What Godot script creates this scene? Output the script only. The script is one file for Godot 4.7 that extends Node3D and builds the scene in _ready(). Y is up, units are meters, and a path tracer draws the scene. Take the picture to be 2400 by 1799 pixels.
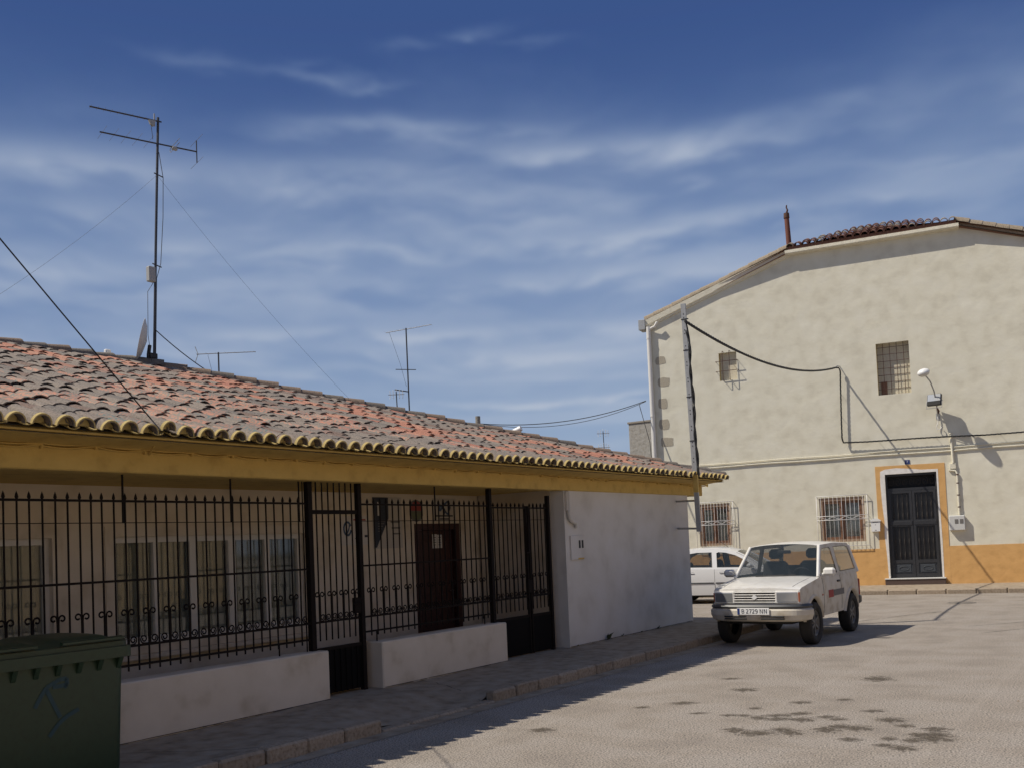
extends Node3D
# A village street corner: a low tiled house with an iron fence in its own shade, a cream house behind,
# two white cars, roof aerials. World x runs along the low house's front, z out of that front into the street.

var rng := RandomNumberGenerator.new()
var taken := {}
var M := {}
var bar_meshes := {}
const ROOF_P := 0.32
const WALL_O := Vector3(30.75, 0, 0.6)
var wall_basis := Basis(Vector3(0.16, 0, 0.987).normalized(), Vector3.UP, Vector3(-0.987, 0, 0.16).normalized())

func _ready():
	rng.seed = 7
	make_camera()
	make_sky()
	make_materials()
	make_ground()
	make_low_house()
	make_roof()
	make_cream_house()
	make_background()
	make_opposite_side()
	make_fence()
	make_porch_signs()
	make_cream_fittings()
	make_suv()
	make_hatchback()
	make_bin()
	make_aerials()
	make_cables()
	make_small_things()

# ---------------------------------------------------------------- camera, sky, sun
func make_camera():
	var cam := Camera3D.new()
	cam.name = "camera"
	add_child(cam)
	cam.transform = Transform3D(Basis(Vector3(0.562509, -0.042808, 0.825682), Vector3(-0.012939, 0.998081, 0.060561), Vector3(-0.82669, -0.04475, 0.560875)).orthonormalized(), Vector3(0, 1.85, 8.28))
	cam.projection = Camera3D.PROJECTION_FRUSTUM
	cam.near = 0.1
	cam.far = 900.0
	cam.size = 0.1 * 1799.0 / 2300.0
	cam.frustum_offset = Vector2(0, 0.1 * 270.5 / 2300.0)
	cam.current = true

func make_sky():
	var env := Environment.new()
	env.background_mode = Environment.BG_SKY
	env.tonemap_mode = Environment.TONE_MAPPER_LINEAR
	env.tonemap_exposure = 1.0
	env.sdfgi_enabled = true
	env.ssao_enabled = true
	env.ssil_enabled = true
	var sm := PanoramaSkyMaterial.new()
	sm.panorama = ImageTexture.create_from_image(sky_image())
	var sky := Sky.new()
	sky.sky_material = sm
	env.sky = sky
	env.background_energy_multiplier = 1.0
	var we := WorldEnvironment.new()
	we.name = "world_environment"
	we.environment = env
	add_child(we)
	var sun := DirectionalLight3D.new()
	sun.name = "sun"
	sun.light_energy = 1.45
	sun.light_color = Color(1.0, 0.965, 0.905)
	sun.light_angular_distance = 0.5
	sun.shadow_enabled = true
	add_child(sun)
	sun.look_at_from_position(Vector3.ZERO, Vector3(0.5, -1.0, 0.60), Vector3.UP)

# Air that pales towards the horizon, thin cirrus veils and low stratus bars, and a denser veil added out of view overhead.
func sky_image() -> Image:
	var w := 2048
	var h := 1024
	var img := Image.create(w, h, false, Image.FORMAT_RGB8)
	img.fill(Color(0.45, 0.43, 0.40))
	var n1 := FastNoiseLite.new()
	n1.seed = 11
	n1.noise_type = FastNoiseLite.TYPE_SIMPLEX_SMOOTH
	n1.frequency = 1.0
	n1.fractal_octaves = 5
	var n2 := FastNoiseLite.new()
	n2.seed = 29
	n2.frequency = 1.0
	n2.fractal_octaves = 4
	# streaks seen in the picture: azimuth, elevation, half length, half height, tilt, strength (degrees)
	var streaks := [
		[-42.0, 23.3, 7.0, 0.6, 0.0, 0.32], [-34.0, 23.2, 5.0, 0.4, 0.02, 0.2], [-30.0, 22.0, 8.0, 0.7, -0.02, 0.30], [-22.0, 22.2, 7.0, 0.6, 0.05, 0.28], [-20.0, 21.3, 6.0, 0.6, 0.02, 0.24], [-46.0, 20.6, 9.0, 1.1, 0.06, 0.30], [-36.0, 19.4, 8.0, 1.3, -0.02, 0.30],
		[-59.0, 20.6, 7.0, 1.0, 0.05, 0.36], [-57.0, 18.2, 6.0, 0.8, 0.0, 0.24], [-51.3, 16.6, 1.8, 0.6, -0.02, 0.42], [-44.0, 17.2, 8.0, 0.9, 0.03, 0.26], [-40.0, 15.2, 9.0, 0.7, 0.0, 0.20], [-27.0, 17.0, 11.0, 0.8, 0.02, 0.46], [-24.0, 15.4, 9.0, 0.6, 0.02, 0.34], [-60.0, 15.2, 8.0, 1.0, -0.03, 0.46], [-17.0, 17.6, 7.0, 0.6, 0.05, 0.3],
		[-38.5, 27.2, 2.0, 0.24, 0.0, 0.30], [-45.0, 26.0, 3.4, 0.26, -0.05, 0.34], [-41.0, 25.4, 2.4, 0.2, -0.05, 0.26], [-52.0, 26.2, 2.6, 0.35, -0.06, 0.22], [-34.8, 27.8, 1.6, 0.20, 0.03, 0.42], [-31.5, 27.1, 2.0, 0.2, -0.08, 0.2], [-14.0, 23.0, 1.8, 0.5, 0.05, 0.18], [-22.6, 19.6, 0.8, 0.35, 0.0, 0.26], [-9.0, 19.0, 3.0, 0.5, 0.0, 0.16],
		[-42.0, 12.3, 13.0, 0.6, 0.0, 0.44], [-34.0, 11.2, 11.0, 0.4, 0.0, 0.40], [-45.0, 10.2, 9.0, 0.3, 0.0, 0.26], [-30.0, 8.4, 11.0, 0.28, 0.02, 0.52], [-58.0, 11.4, 7.0, 0.7, 0.0, 0.40], [-24.0, 12.6, 8.0, 0.4, 0.0, 0.22], [-50.0, 8.8, 8.0, 0.35, 0.0, 0.26], [-28.0, 5.6, 8.0, 0.5, 0.0, 0.3]]
	for y in range(0, h / 2 + 8):
		var el := 90.0 - 180.0 * (y + 0.5) / h
		var e := clampf(el, 0.0, 90.0)
		# colours of clear air by height, in sRGB
		var c := Color(0.66, 0.70, 0.76).lerp(Color(0.54, 0.63, 0.75), smoothstep(1.0, 7.0, e))
		c = c.lerp(Color(0.42, 0.52, 0.685), smoothstep(5.0, 15.0, e))
		c = c.lerp(Color(0.235, 0.335, 0.54), smoothstep(14.0, 29.0, e))
		c = c.lerp(Color(0.16, 0.245, 0.43), smoothstep(30.0, 75.0, e))
		for x in range(w):
			var a := 360.0 * (x + 0.5) / w - 90.0   # from +x towards +z
			if a > 180.0:
				a -= 360.0
			var ar := deg_to_rad(a)
			# noise on a ring, so that the sky closes on itself; drawn out along the horizon
			var rx := cos(ar) * 2.6
			var rz := sin(ar) * 2.6
			var f := n1.get_noise_3d(rx, e * 0.085, rz)
			var wisp := n2.get_noise_3d(rx * 1.5 + 5.0, e * 0.30 + 0.6 * f, rz * 1.5)
			var fine := n2.get_noise_3d(rx * 3.2, e * 0.62 + 1.2 * f, rz * 3.2 + 7.0)
			var high := smoothstep(26.5, 18.5, e - 4.0 * f + 1.5 * wisp) * smoothstep(3.0, 11.0, e)
			var veil := high * (0.16 + 0.26 * smoothstep(-0.35, 0.5, wisp + 0.3 * fine) + 0.16 * f)
			veil += smoothstep(30.0, 48.0, e) * (0.42 + 0.3 * wisp)  # unseen overhead veil, added to brighten and neutralise the light in the shade
			if a > -75.0 and a < 8.0:
				var s := 0.0
				var wa := a + 2.5 * f
				var we_ := e + 0.5 * fine + 0.9 * wisp + 0.5 * f
				for k in streaks:
					var q: float = (wa - k[0]) / k[2]
					if absf(q) < 2.2:
						var r: float = (we_ - k[1] - k[4] * (wa - k[0])) / k[3]
						if absf(r) < 2.4:
							s += k[5] * exp(-q * q - r * r)
				veil = veil * 0.95 + minf(s, 0.75) * (0.80 + 0.75 * fine)
			var bars := smoothstep(0.05, 0.5, n2.get_noise_3d(rx * 0.5, e * 0.5, rz * 0.5 + 20.0)) * smoothstep(14.0, 7.0, e) * 0.30
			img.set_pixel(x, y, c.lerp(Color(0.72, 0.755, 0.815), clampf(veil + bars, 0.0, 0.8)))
	return img

# ---------------------------------------------------------------- small builders
func smoothed(group: int, st: SurfaceTool) -> void:
	st.set_smooth_group(group)

func begin(smooth := -1) -> SurfaceTool:
	var st := SurfaceTool.new()
	st.begin(Mesh.PRIMITIVE_TRIANGLES)
	st.set_smooth_group(smooth)
	return st

func finish(st: SurfaceTool) -> ArrayMesh:
	st.generate_normals()
	return st.commit()

func tri(st: SurfaceTool, a: Vector3, b: Vector3, c: Vector3):
	st.add_vertex(a); st.add_vertex(b); st.add_vertex(c)

func quad(st: SurfaceTool, a: Vector3, b: Vector3, c: Vector3, d: Vector3):
	tri(st, a, b, c); tri(st, a, c, d)

func box(st: SurfaceTool, lo: Vector3, hi: Vector3, xf := Transform3D()):
	var p := []
	for i in 8:
		p.append(xf * Vector3(hi.x if i & 1 else lo.x, hi.y if i & 2 else lo.y, hi.z if i & 4 else lo.z))
	quad(st, p[0], p[2], p[3], p[1]); quad(st, p[4], p[5], p[7], p[6]); quad(st, p[0], p[4], p[6], p[2])
	quad(st, p[1], p[3], p[7], p[5]); quad(st, p[2], p[6], p[7], p[3]); quad(st, p[0], p[1], p[5], p[4])

# a box with chamfered edges
func cbox(st: SurfaceTool, lo: Vector3, hi: Vector3, r := 0.01, xf := Transform3D()):
	var c := (lo + hi) * 0.5
	var h := (hi - lo) * 0.5
	r = minf(r, minf(h.x, minf(h.y, h.z)) * 0.98)
	var at := func(sx, sy, sz, axis):
		var v := Vector3(h.x - r, h.y - r, h.z - r)
		v[axis] = h[axis]
		return xf * (c + v * Vector3(sx, sy, sz))
	for axis in 3:
		var u := (axis + 1) % 3
		var v := (axis + 2) % 3
		for s in [-1, 1]:
			var q := []
			for k in [[-1, -1], [-1, 1], [1, 1], [1, -1]]:
				var g := [0, 0, 0]
				g[axis] = s; g[u] = k[0] * s; g[v] = k[1]
				q.append(at.call(g[0], g[1], g[2], axis))
			quad(st, q[0], q[1], q[2], q[3])
		for s in [-1, 1]:
			for t in [-1, 1]:
				var g1 := [0, 0, 0]
				g1[u] = s; g1[v] = t; g1[axis] = -1
				var g2 := g1.duplicate()
				g2[axis] = 1
				quad(st, at.call(g1[0], g1[1], g1[2], u), at.call(g2[0], g2[1], g2[2], u), at.call(g2[0], g2[1], g2[2], v), at.call(g1[0], g1[1], g1[2], v))
	for sx in [-1, 1]:
		for sy in [-1, 1]:
			for sz in [-1, 1]:
				tri(st, at.call(sx, sy, sz, 0), at.call(sx, sy, sz, 1), at.call(sx, sy, sz, 2))

func tube(st: SurfaceTool, pts: Array, r: float, sides := 6, r2 := -1.0):
	var n := pts.size()
	if r2 < 0.0:
		r2 = r
	var rings := []
	var side := Vector3.ZERO
	for i in n:
		var t: Vector3 = (pts[mini(i + 1, n - 1)] - pts[maxi(i - 1, 0)]).normalized()
		if side == Vector3.ZERO:
			side = t.cross(Vector3.UP if absf(t.y) < 0.9 else Vector3.RIGHT).normalized()
		side = (side - t * side.dot(t)).normalized()
		var up := t.cross(side)
		var ring := []
		var rr := lerpf(r, r2, float(i) / maxi(n - 1, 1))
		for k in sides:
			var a := TAU * k / sides
			ring.append(pts[i] + (side * cos(a) + up * sin(a)) * rr)
		rings.append(ring)
	st.set_smooth_group(0)
	for i in n - 1:
		for k in sides:
			var j := (k + 1) % sides
			quad(st, rings[i][k], rings[i + 1][k], rings[i + 1][j], rings[i][j])
	st.set_smooth_group(-1)
	for k in range(1, sides - 1):
		tri(st, rings[0][0], rings[0][k], rings[0][k + 1])
		tri(st, rings[n - 1][0], rings[n - 1][k + 1], rings[n - 1][k])

# section (side, up) swept along a path, open ended sections closed round
func sweep(st: SurfaceTool, path: Array, sec: PackedVector2Array, up := Vector3.UP, caps := true):
	var n := path.size()
	var rings := []
	for i in n:
		var t: Vector3 = (path[mini(i + 1, n - 1)] - path[maxi(i - 1, 0)]).normalized()
		var side := t.cross(up).normalized()
		var u := side.cross(t)
		var ring := []
		for s in sec:
			ring.append(path[i] + side * s.x + u * s.y)
		rings.append(ring)
	for i in n - 1:
		for k in sec.size():
			var j := (k + 1) % sec.size()
			quad(st, rings[i][k], rings[i + 1][k], rings[i + 1][j], rings[i][j])
	if caps:
		var ids := Geometry2D.triangulate_polygon(sec)
		for k in range(0, ids.size(), 3):
			tri(st, rings[0][ids[k]], rings[0][ids[k + 1]], rings[0][ids[k + 2]])
			tri(st, rings[n - 1][ids[k]], rings[n - 1][ids[k + 2]], rings[n - 1][ids[k + 1]])

# profile of (radius, height) turned round the y axis of xf
func lathe(st: SurfaceTool, prof: Array, segs: int, xf := Transform3D()):
	for k in segs:
		var a := TAU * k / segs
		var b := TAU * (k + 1) / segs
		for i in prof.size() - 1:
			var p: Vector2 = prof[i]
			var q: Vector2 = prof[i + 1]
			quad(st, xf * Vector3(p.x * cos(a), p.y, p.x * sin(a)), xf * Vector3(q.x * cos(a), q.y, q.x * sin(a)), xf * Vector3(q.x * cos(b), q.y, q.x * sin(b)), xf * Vector3(p.x * cos(b), p.y, p.x * sin(b)))

# a flat outline with holes, cut into strips (so no strip holds a whole hole) and laid in space by map
func panel(st: SurfaceTool, outer: PackedVector2Array, holes: Array, xs: Array, map: Callable, ys := []):
	var lo := outer[0]
	var hi := outer[0]
	for p in outer:
		lo = lo.min(p); hi = hi.max(p)
	var cuts := [lo.x - 0.01, hi.x + 0.01]
	cuts.append_array(xs)
	for hole in holes:
		var a: float = hole[0].x
		var b: float = hole[0].x
		for p in hole:
			a = minf(a, p.x); b = maxf(b, p.x)
		cuts.append((a + b) * 0.5)
	cuts.sort()
	var rows := [lo.y - 0.01, hi.y + 0.01]
	rows.append_array(ys)
	rows.sort()
	for i in cuts.size() - 1:
		if cuts[i + 1] - cuts[i] < 1e-4:
			continue
		for j in rows.size() - 1:
			var strip := PackedVector2Array([Vector2(cuts[i], rows[j]), Vector2(cuts[i + 1], rows[j]), Vector2(cuts[i + 1], rows[j + 1]), Vector2(cuts[i], rows[j + 1])])
			var pieces: Array = Geometry2D.intersect_polygons(outer, strip)
			for hole in holes:
				var next := []
				for pc in pieces:
					next.append_array(Geometry2D.clip_polygons(pc, hole))
				pieces = next
			for pc in pieces:
				var ids := Geometry2D.triangulate_polygon(pc)
				for k in range(0, ids.size(), 3):
					tri(st, map.call(pc[ids[k]]), map.call(pc[ids[k + 1]]), map.call(pc[ids[k + 2]]))

# a wall of the given thickness from an outline with openings; xf lays (x, y) out, thickness goes along -z
func slab(st: SurfaceTool, outer: PackedVector2Array, holes: Array, thick: float, xf := Transform3D(), xs := []):
	panel(st, outer, holes, xs, func(p: Vector2): return xf * Vector3(p.x, p.y, 0))
	panel(st, outer, holes, xs, func(p: Vector2): return xf * Vector3(p.x, p.y, -thick))
	for ring in [outer] + holes:
		for i in ring.size():
			var a: Vector2 = ring[i]
			var b: Vector2 = ring[(i + 1) % ring.size()]
			quad(st, xf * Vector3(a.x, a.y, 0), xf * Vector3(b.x, b.y, 0), xf * Vector3(b.x, b.y, -thick), xf * Vector3(a.x, a.y, -thick))

func rect(x0: float, y0: float, x1: float, y1: float) -> PackedVector2Array:
	return PackedVector2Array([Vector2(x0, y0), Vector2(x1, y0), Vector2(x1, y1), Vector2(x0, y1)])

func round_rect(x0: float, y0: float, x1: float, y1: float, r: float) -> PackedVector2Array:
	var out := PackedVector2Array()
	for c in [[x1 - r, y1 - r, 0], [x0 + r, y1 - r, 1], [x0 + r, y0 + r, 2], [x1 - r, y0 + r, 3]]:
		for k in 5:
			var a: float = PI / 2 * (c[2] + k / 4.0)
			out.append(Vector2(c[0] + r * cos(a), c[1] + r * sin(a)))
	return out

# ---------------------------------------------------------------- things and parts
func numbered(called: String) -> String:
	var n: int = taken.get(called, 0)
	taken[called] = n + 1
	return called if n == 0 else "%s_%03d" % [called, n]

func thing(called: String, label: String, category: String, at := Vector3.ZERO, turn := Basis(), group := "") -> Node3D:
	var o := Node3D.new()
	o.name = numbered(called)
	add_child(o)
	o.transform = Transform3D(turn, at)
	tag(o, label, category, group)
	return o

func tag(o: Node, label: String, category: String, group := ""):
	o.set_meta("label", label)
	o.set_meta("category", category)
	if group != "":
		o.set_meta("group", group)

func part(parent: Node, called: String, shape, m: Material, xf := Transform3D()) -> MeshInstance3D:
	var o := MeshInstance3D.new()
	o.name = called
	o.mesh = finish(shape) if shape is SurfaceTool else shape
	o.material_override = m
	o.transform = xf
	parent.add_child(o, true)
	return o

func struct(called: String, shape, m: Material) -> MeshInstance3D:
	var o := part(self, numbered(called), shape, m)
	o.set_meta("kind", "structure")
	return o

func on_wall(s: float, y: float, off := 0.0) -> Vector3:
	return WALL_O + wall_basis * Vector3(s, y, off)

# ---------------------------------------------------------------- materials
func ramp(stops: Array) -> Gradient:
	var g := Gradient.new()
	var offs := PackedFloat32Array()
	var cols := PackedColorArray()
	for s in stops:
		offs.append(s[0]); cols.append(s[1])
	g.offsets = offs
	g.colors = cols
	return g

func noise_tex(sd: int, freq: float, stops: Array, octaves := 4, size := 512, cell := false) -> NoiseTexture2D:
	var n := FastNoiseLite.new()
	n.seed = sd
	n.frequency = freq
	n.noise_type = FastNoiseLite.TYPE_CELLULAR if cell else FastNoiseLite.TYPE_SIMPLEX_SMOOTH
	n.fractal_octaves = octaves
	var t := NoiseTexture2D.new()
	t.width = size
	t.height = size
	t.seamless = true
	t.noise = n
	t.color_ramp = ramp(stops)
	return t

func bump_tex(sd: int, freq: float, strength: float, octaves := 4, size := 512) -> NoiseTexture2D:
	var n := FastNoiseLite.new()
	n.seed = sd
	n.frequency = freq
	n.fractal_octaves = octaves
	var t := NoiseTexture2D.new()
	t.width = size
	t.height = size
	t.seamless = true
	t.noise = n
	t.as_normal_map = true
	t.bump_strength = strength
	return t

func mat(key: String, c: Color, rough := 0.9, metal := 0.0) -> StandardMaterial3D:
	var m := StandardMaterial3D.new()
	m.resource_name = key
	m.albedo_color = c
	m.roughness = rough
	m.metallic = metal
	m.cull_mode = BaseMaterial3D.CULL_DISABLED
	M[key] = m
	return m

func lay(m: StandardMaterial3D, tex: Texture2D, scale: float, normal: Texture2D = null, depth := 1.0, world := true):
	m.albedo_texture = tex
	m.uv1_triplanar = true
	m.uv1_world_triplanar = world
	m.uv1_scale = Vector3(scale, scale, scale)
	if normal:
		m.normal_enabled = true
		m.normal_texture = normal
		m.normal_scale = depth

func lin(r: float, g: float, b: float) -> Color:
	return Color(r, g, b).linear_to_srgb()

func make_materials():
	var g := func(v): return Color(v, v, v)
	var wash := noise_tex(3, 0.012, [[0.0, Color(0.90, 0.89, 0.87)], [0.45, Color(0.97, 0.965, 0.95)], [1.0, Color(1, 1, 1)]], 5)
	var grime := noise_tex(5, 0.02, [[0.0, Color(0.86, 0.84, 0.80)], [0.42, Color(0.965, 0.96, 0.95)], [1.0, Color(1, 1, 1)]], 6)
	var trowel := bump_tex(8, 0.014, 7.0, 5)
	var gritty := bump_tex(9, 0.06, 4.0, 3)
	lay(mat("cream", lin(0.75, 0.72, 0.605), 0.92), wash, 0.22, trowel, 0.13)
	lay(mat("cream_trim", lin(0.80, 0.76, 0.63), 0.85), wash, 0.6, gritty, 0.4)
	lay(mat("orange", lin(0.68, 0.40, 0.155), 0.9), wash, 0.4, trowel, 0.2)
	lay(mat("door_white", lin(0.80, 0.78, 0.76), 0.9), wash, 0.8, trowel, 0.2)
	lay(mat("white_wall", lin(0.72, 0.685, 0.64), 0.93), wash, 0.2, trowel, 0.12)
	lay(mat("low_wall", lin(0.70, 0.615, 0.505), 0.93), grime, 0.17, trowel, 0.12)
	M["porch_wall"] = M.low_wall   # one paint for parapets and porch
	lay(mat("yellow", lin(0.64, 0.44, 0.13), 0.85), grime, 0.3, gritty, 0.3)
	M["ceiling"] = M.yellow
	# road: fine chippings, with broad worn patches multiplied in
	var chips := noise_tex(21, 0.075, [[0.0, g.call(0.42)], [0.36, g.call(0.74)], [0.5, g.call(0.88)], [0.64, Color(1, 0.985, 0.96)], [1.0, g.call(1.0)]], 3, 1024)
	var road := mat("road", lin(0.45, 0.405, 0.36), 0.95)
	lay(road, chips, 0.55, bump_tex(22, 0.16, 5.0, 3, 1024), 0.9)
	road.detail_enabled = true
	road.detail_blend_mode = BaseMaterial3D.BLEND_MODE_MUL
	road.detail_uv_layer = BaseMaterial3D.DETAIL_UV_2
	road.detail_albedo = noise_tex(23, 0.012, [[0.0, Color(0.88, 0.87, 0.86)], [0.4, Color(0.955, 0.945, 0.93)], [0.62, Color(0.985, 0.98, 0.975)], [1.0, Color(1, 1, 1)]], 6, 1024)
	road.uv2_triplanar = true
	road.uv2_world_triplanar = true
	road.uv2_scale = Vector3(0.085, 0.085, 0.085)
	var conc := noise_tex(25, 0.03, [[0.0, Color(0.72, 0.68, 0.63)], [0.4, Color(0.89, 0.87, 0.84)], [1.0, Color(1, 1, 1)]], 6)
	lay(mat("pavement", lin(0.38, 0.32, 0.25), 0.95), conc, 0.22, gritty, 0.15)
	M["far_pavement"] = M.pavement
	for k in 3:
		lay(mat("kerb%d" % k, lin(0.36 + 0.03 * k, 0.30 + 0.025 * k, 0.235 + 0.02 * k), 0.95), conc, 0.9 + 0.2 * k, gritty, 0.35)
		M["far_kerb%d" % k] = M["kerb%d" % k]
	# roof tiles: clay under lichen and dust, a tone each
	var drift := noise_tex(37, 0.022, [[0.0, Color(0.50, 0.86, 1.0)], [0.36, Color(0.62, 0.92, 1.0)], [0.48, Color(0.92, 0.97, 1.0)], [0.62, Color(1, 1, 1)], [0.85, Color(1.0, 0.93, 0.86)], [1.0, Color(0.6, 0.62, 0.66)]], 6)
	var lichen := noise_tex(31, 0.03, [[0.0, Color(0.55, 0.55, 0.53)], [0.33, Color(0.80, 0.79, 0.77)], [0.55, Color(1, 1, 1)], [0.8, Color(0.97, 0.93, 0.90)], [1.0, Color(0.78, 0.80, 0.78)]], 5)
	var tones := [[0.47, 0.215, 0.145], [0.43, 0.185, 0.13], [0.50, 0.26, 0.18], [0.36, 0.19, 0.14], [0.31, 0.205, 0.16], [0.27, 0.225, 0.19], [0.25, 0.215, 0.185], [0.29, 0.245, 0.205], [0.205, 0.18, 0.16], [0.22, 0.155, 0.125]]
	for k in tones.size():
		var t: Array = tones[k]
		lay(mat("tile%d" % k, lin(t[0], t[1], t[2]), 0.93), drift if k < 5 else lichen, 1.9 if k < 5 else 2.3, gritty, 0.6)
	var many := mat("tiles", Color(1, 1, 1), 0.93)
	lay(many, lichen, 2.3, gritty, 0.6)
	many.vertex_color_use_as_albedo = true
	lay(mat("eave_tile", lin(0.52, 0.40, 0.16), 0.9), grime, 2.5, gritty, 0.4)
	lay(mat("mortar", lin(0.32, 0.29, 0.24), 0.95), conc, 2.0, gritty, 0.8)
	lay(mat("verge_tile", lin(0.36, 0.30, 0.225), 0.95), lichen, 1.6, gritty, 0.7)
	lay(mat("hip_tile0", lin(0.20, 0.175, 0.15), 0.95), lichen, 2.0, gritty, 0.7)
	lay(mat("hip_tile1", lin(0.27, 0.20, 0.15), 0.95), lichen, 2.0, gritty, 0.7)
	lay(mat("brown_tile", lin(0.22, 0.105, 0.07), 0.9), lichen, 2.3, gritty, 0.6)
	lay(mat("stone_patch", lin(0.50, 0.465, 0.39), 0.95), conc, 3.0, gritty, 0.8)
	lay(mat("grey_render", lin(0.34, 0.33, 0.31), 0.95), grime, 0.5, trowel, 0.4)
	lay(mat("step_stone", lin(0.11, 0.075, 0.065), 0.6), conc, 2.0)
	mat("iron", lin(0.014, 0.010, 0.008), 0.8).metallic_specular = 0.25
	mat("gate_sheet", lin(0.008, 0.007, 0.007), 0.8).metallic_specular = 0.2
	lay(mat("door_iron", lin(0.030, 0.031, 0.036), 0.45), wash, 0.6)
	mat("door_bar", lin(0.045, 0.040, 0.038), 0.8).metallic_specular = 0.3
	mat("door_glass", lin(0.012, 0.011, 0.011), 0.3)
	mat("door_panel", lin(0.045, 0.052, 0.062), 0.5)
	lay(mat("rust", lin(0.10, 0.05, 0.035), 0.9), grime, 3.0)
	lay(mat("stovepipe", lin(0.16, 0.055, 0.035), 0.8), grime, 1.5)
	mat("white_iron", lin(0.72, 0.71, 0.70), 0.5)
	mat("white_frame", lin(0.66, 0.62, 0.56), 0.5)
	mat("brown_frame", lin(0.20, 0.10, 0.055), 0.5)
	mat("brown_frame_light", lin(0.34, 0.235, 0.16), 0.6)
	lay(mat("dark_wood", lin(0.045, 0.012, 0.010), 0.5), wash, 1.5)
	mat("pvc", lin(0.70, 0.68, 0.64), 0.45)
	lay(mat("zinc", lin(0.42, 0.43, 0.44), 0.5, 0.4), wash, 2.0)
	mat("aluminium", lin(0.22, 0.22, 0.23), 0.5, 0.4)
	mat("dark_metal", lin(0.05, 0.05, 0.055), 0.5, 0.2)
	mat("cable", lin(0.018, 0.018, 0.018), 0.6)
	mat("grey_cable", lin(0.06, 0.06, 0.06), 0.6)
	mat("grey_box", lin(0.35, 0.35, 0.34), 0.6)
	lay(mat("concrete", lin(0.33, 0.31, 0.28), 0.95), conc, 2.0, gritty, 0.8)
	mat("plastic_white", lin(0.76, 0.76, 0.75), 0.4)
	mat("meter_grey", lin(0.58, 0.58, 0.56), 0.5)
	mat("black", lin(0.012, 0.012, 0.012), 0.6)
	mat("paper", lin(0.62, 0.58, 0.54), 0.8)
	mat("paper_warm", lin(0.50, 0.45, 0.39), 0.8)
	mat("print_dark", lin(0.035, 0.04, 0.055), 0.8)
	mat("print_grey", lin(0.16, 0.15, 0.14), 0.8)
	mat("print_blue", lin(0.05, 0.09, 0.16), 0.8)
	mat("print_red", lin(0.33, 0.06, 0.05), 0.8)
	mat("print_green", lin(0.14, 0.15, 0.09), 0.8)
	mat("plate_blue", lin(0.02, 0.04, 0.16), 0.5)
	lay(mat("bin_green", lin(0.020, 0.045, 0.022), 0.42), grime, 1.2)
	mat("bin_paint", lin(0.03, 0.062, 0.068), 0.8)
	mat("rubber", lin(0.02, 0.02, 0.02), 0.85)
	lay(mat("tyre", lin(0.028, 0.026, 0.024), 0.9), grime, 4.0)
	lay(mat("rim", lin(0.16, 0.155, 0.15), 0.5, 0.3), grime, 4.0)
	var dust := noise_tex(41, 0.02, [[0.0, Color(0.80, 0.76, 0.69)], [0.4, Color(0.95, 0.94, 0.91)], [1.0, Color(1, 1, 1)]], 5)
	var suv := mat("suv_paint", lin(0.78, 0.77, 0.75), 0.3)
	lay(suv, wash, 0.8)
	suv.clearcoat_enabled = true
	suv.clearcoat = 0.5
	suv.clearcoat_roughness = 0.15
	var suv_d := mat("suv_dusty_shaded", lin(0.62, 0.58, 0.52), 0.5)  # dust, plus the shade on the sides put into the colour
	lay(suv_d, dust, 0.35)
	var hp := mat("hatch_paint", lin(0.72, 0.72, 0.72), 0.25)
	hp.clearcoat_enabled = true
	hp.clearcoat = 0.6
	hp.clearcoat_roughness = 0.08
	mat("bumper_grey", lin(0.06, 0.062, 0.066), 0.4)
	mat("trim_black", lin(0.02, 0.02, 0.021), 0.6)
	mat("underbody", lin(0.015, 0.014, 0.013), 0.9)
	mat("seat", lin(0.03, 0.03, 0.032), 0.85)
	mat("lamp_lens", lin(0.52, 0.53, 0.54), 0.08, 0.65)
	mat("lamp_amber", lin(0.40, 0.12, 0.05), 0.3)
	mat("chrome", lin(0.7, 0.7, 0.7), 0.15, 0.9)
	var glass := mat("glass", Color(0.55, 0.62, 0.62, 0.12), 0.03)
	glass.transparency = BaseMaterial3D.TRANSPARENCY_ALPHA
	var car_glass := mat("car_glass", Color(0.22, 0.25, 0.26, 0.42), 0.02)
	car_glass.transparency = BaseMaterial3D.TRANSPARENCY_ALPHA
	lay(mat("curtain", lin(0.24, 0.215, 0.14), 0.95), wash, 1.5)
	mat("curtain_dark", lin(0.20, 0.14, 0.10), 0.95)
	lay(mat("panel_board", lin(0.62, 0.57, 0.46), 0.9), wash, 1.5)
	lay(mat("reveal", lin(0.50, 0.40, 0.20), 0.9), wash, 1.0)
	mat("lamp_white", lin(0.76, 0.76, 0.75), 0.4)
	mat("flood_glass", lin(0.50, 0.52, 0.54), 0.15, 0.4)
	mat("weed", lin(0.06, 0.075, 0.03), 0.9)
	mat("crack", lin(0.07, 0.06, 0.05), 0.95)
	lay(mat("ochre", lin(0.58, 0.44, 0.27), 0.92), wash, 0.4)
	mat("manhole", lin(0.16, 0.14, 0.12), 0.8)

# ---------------------------------------------------------------- ground, road, pavements
func blotch_image(sd: int) -> ImageTexture:
	var n := FastNoiseLite.new()
	n.seed = sd
	n.frequency = 0.035
	n.fractal_octaves = 5
	var img := Image.create(128, 128, false, Image.FORMAT_RGBA8)
	for y in 128:
		for x in 128:
			var r := Vector2(x - 64, y - 64).length() / 62.0
			var v := n.get_noise_2d(x, y)
			var grain := n.get_noise_2d(x * 7.0 + 300.0, y * 7.0)
			var a := smoothstep(0.05, 0.55, 0.85 - r + v * 0.75 + grain * 0.55)
			img.set_pixel(x, y, Color(1, 1, 1, a * (0.62 + 0.3 * grain)))
	return ImageTexture.create_from_image(img)

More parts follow.
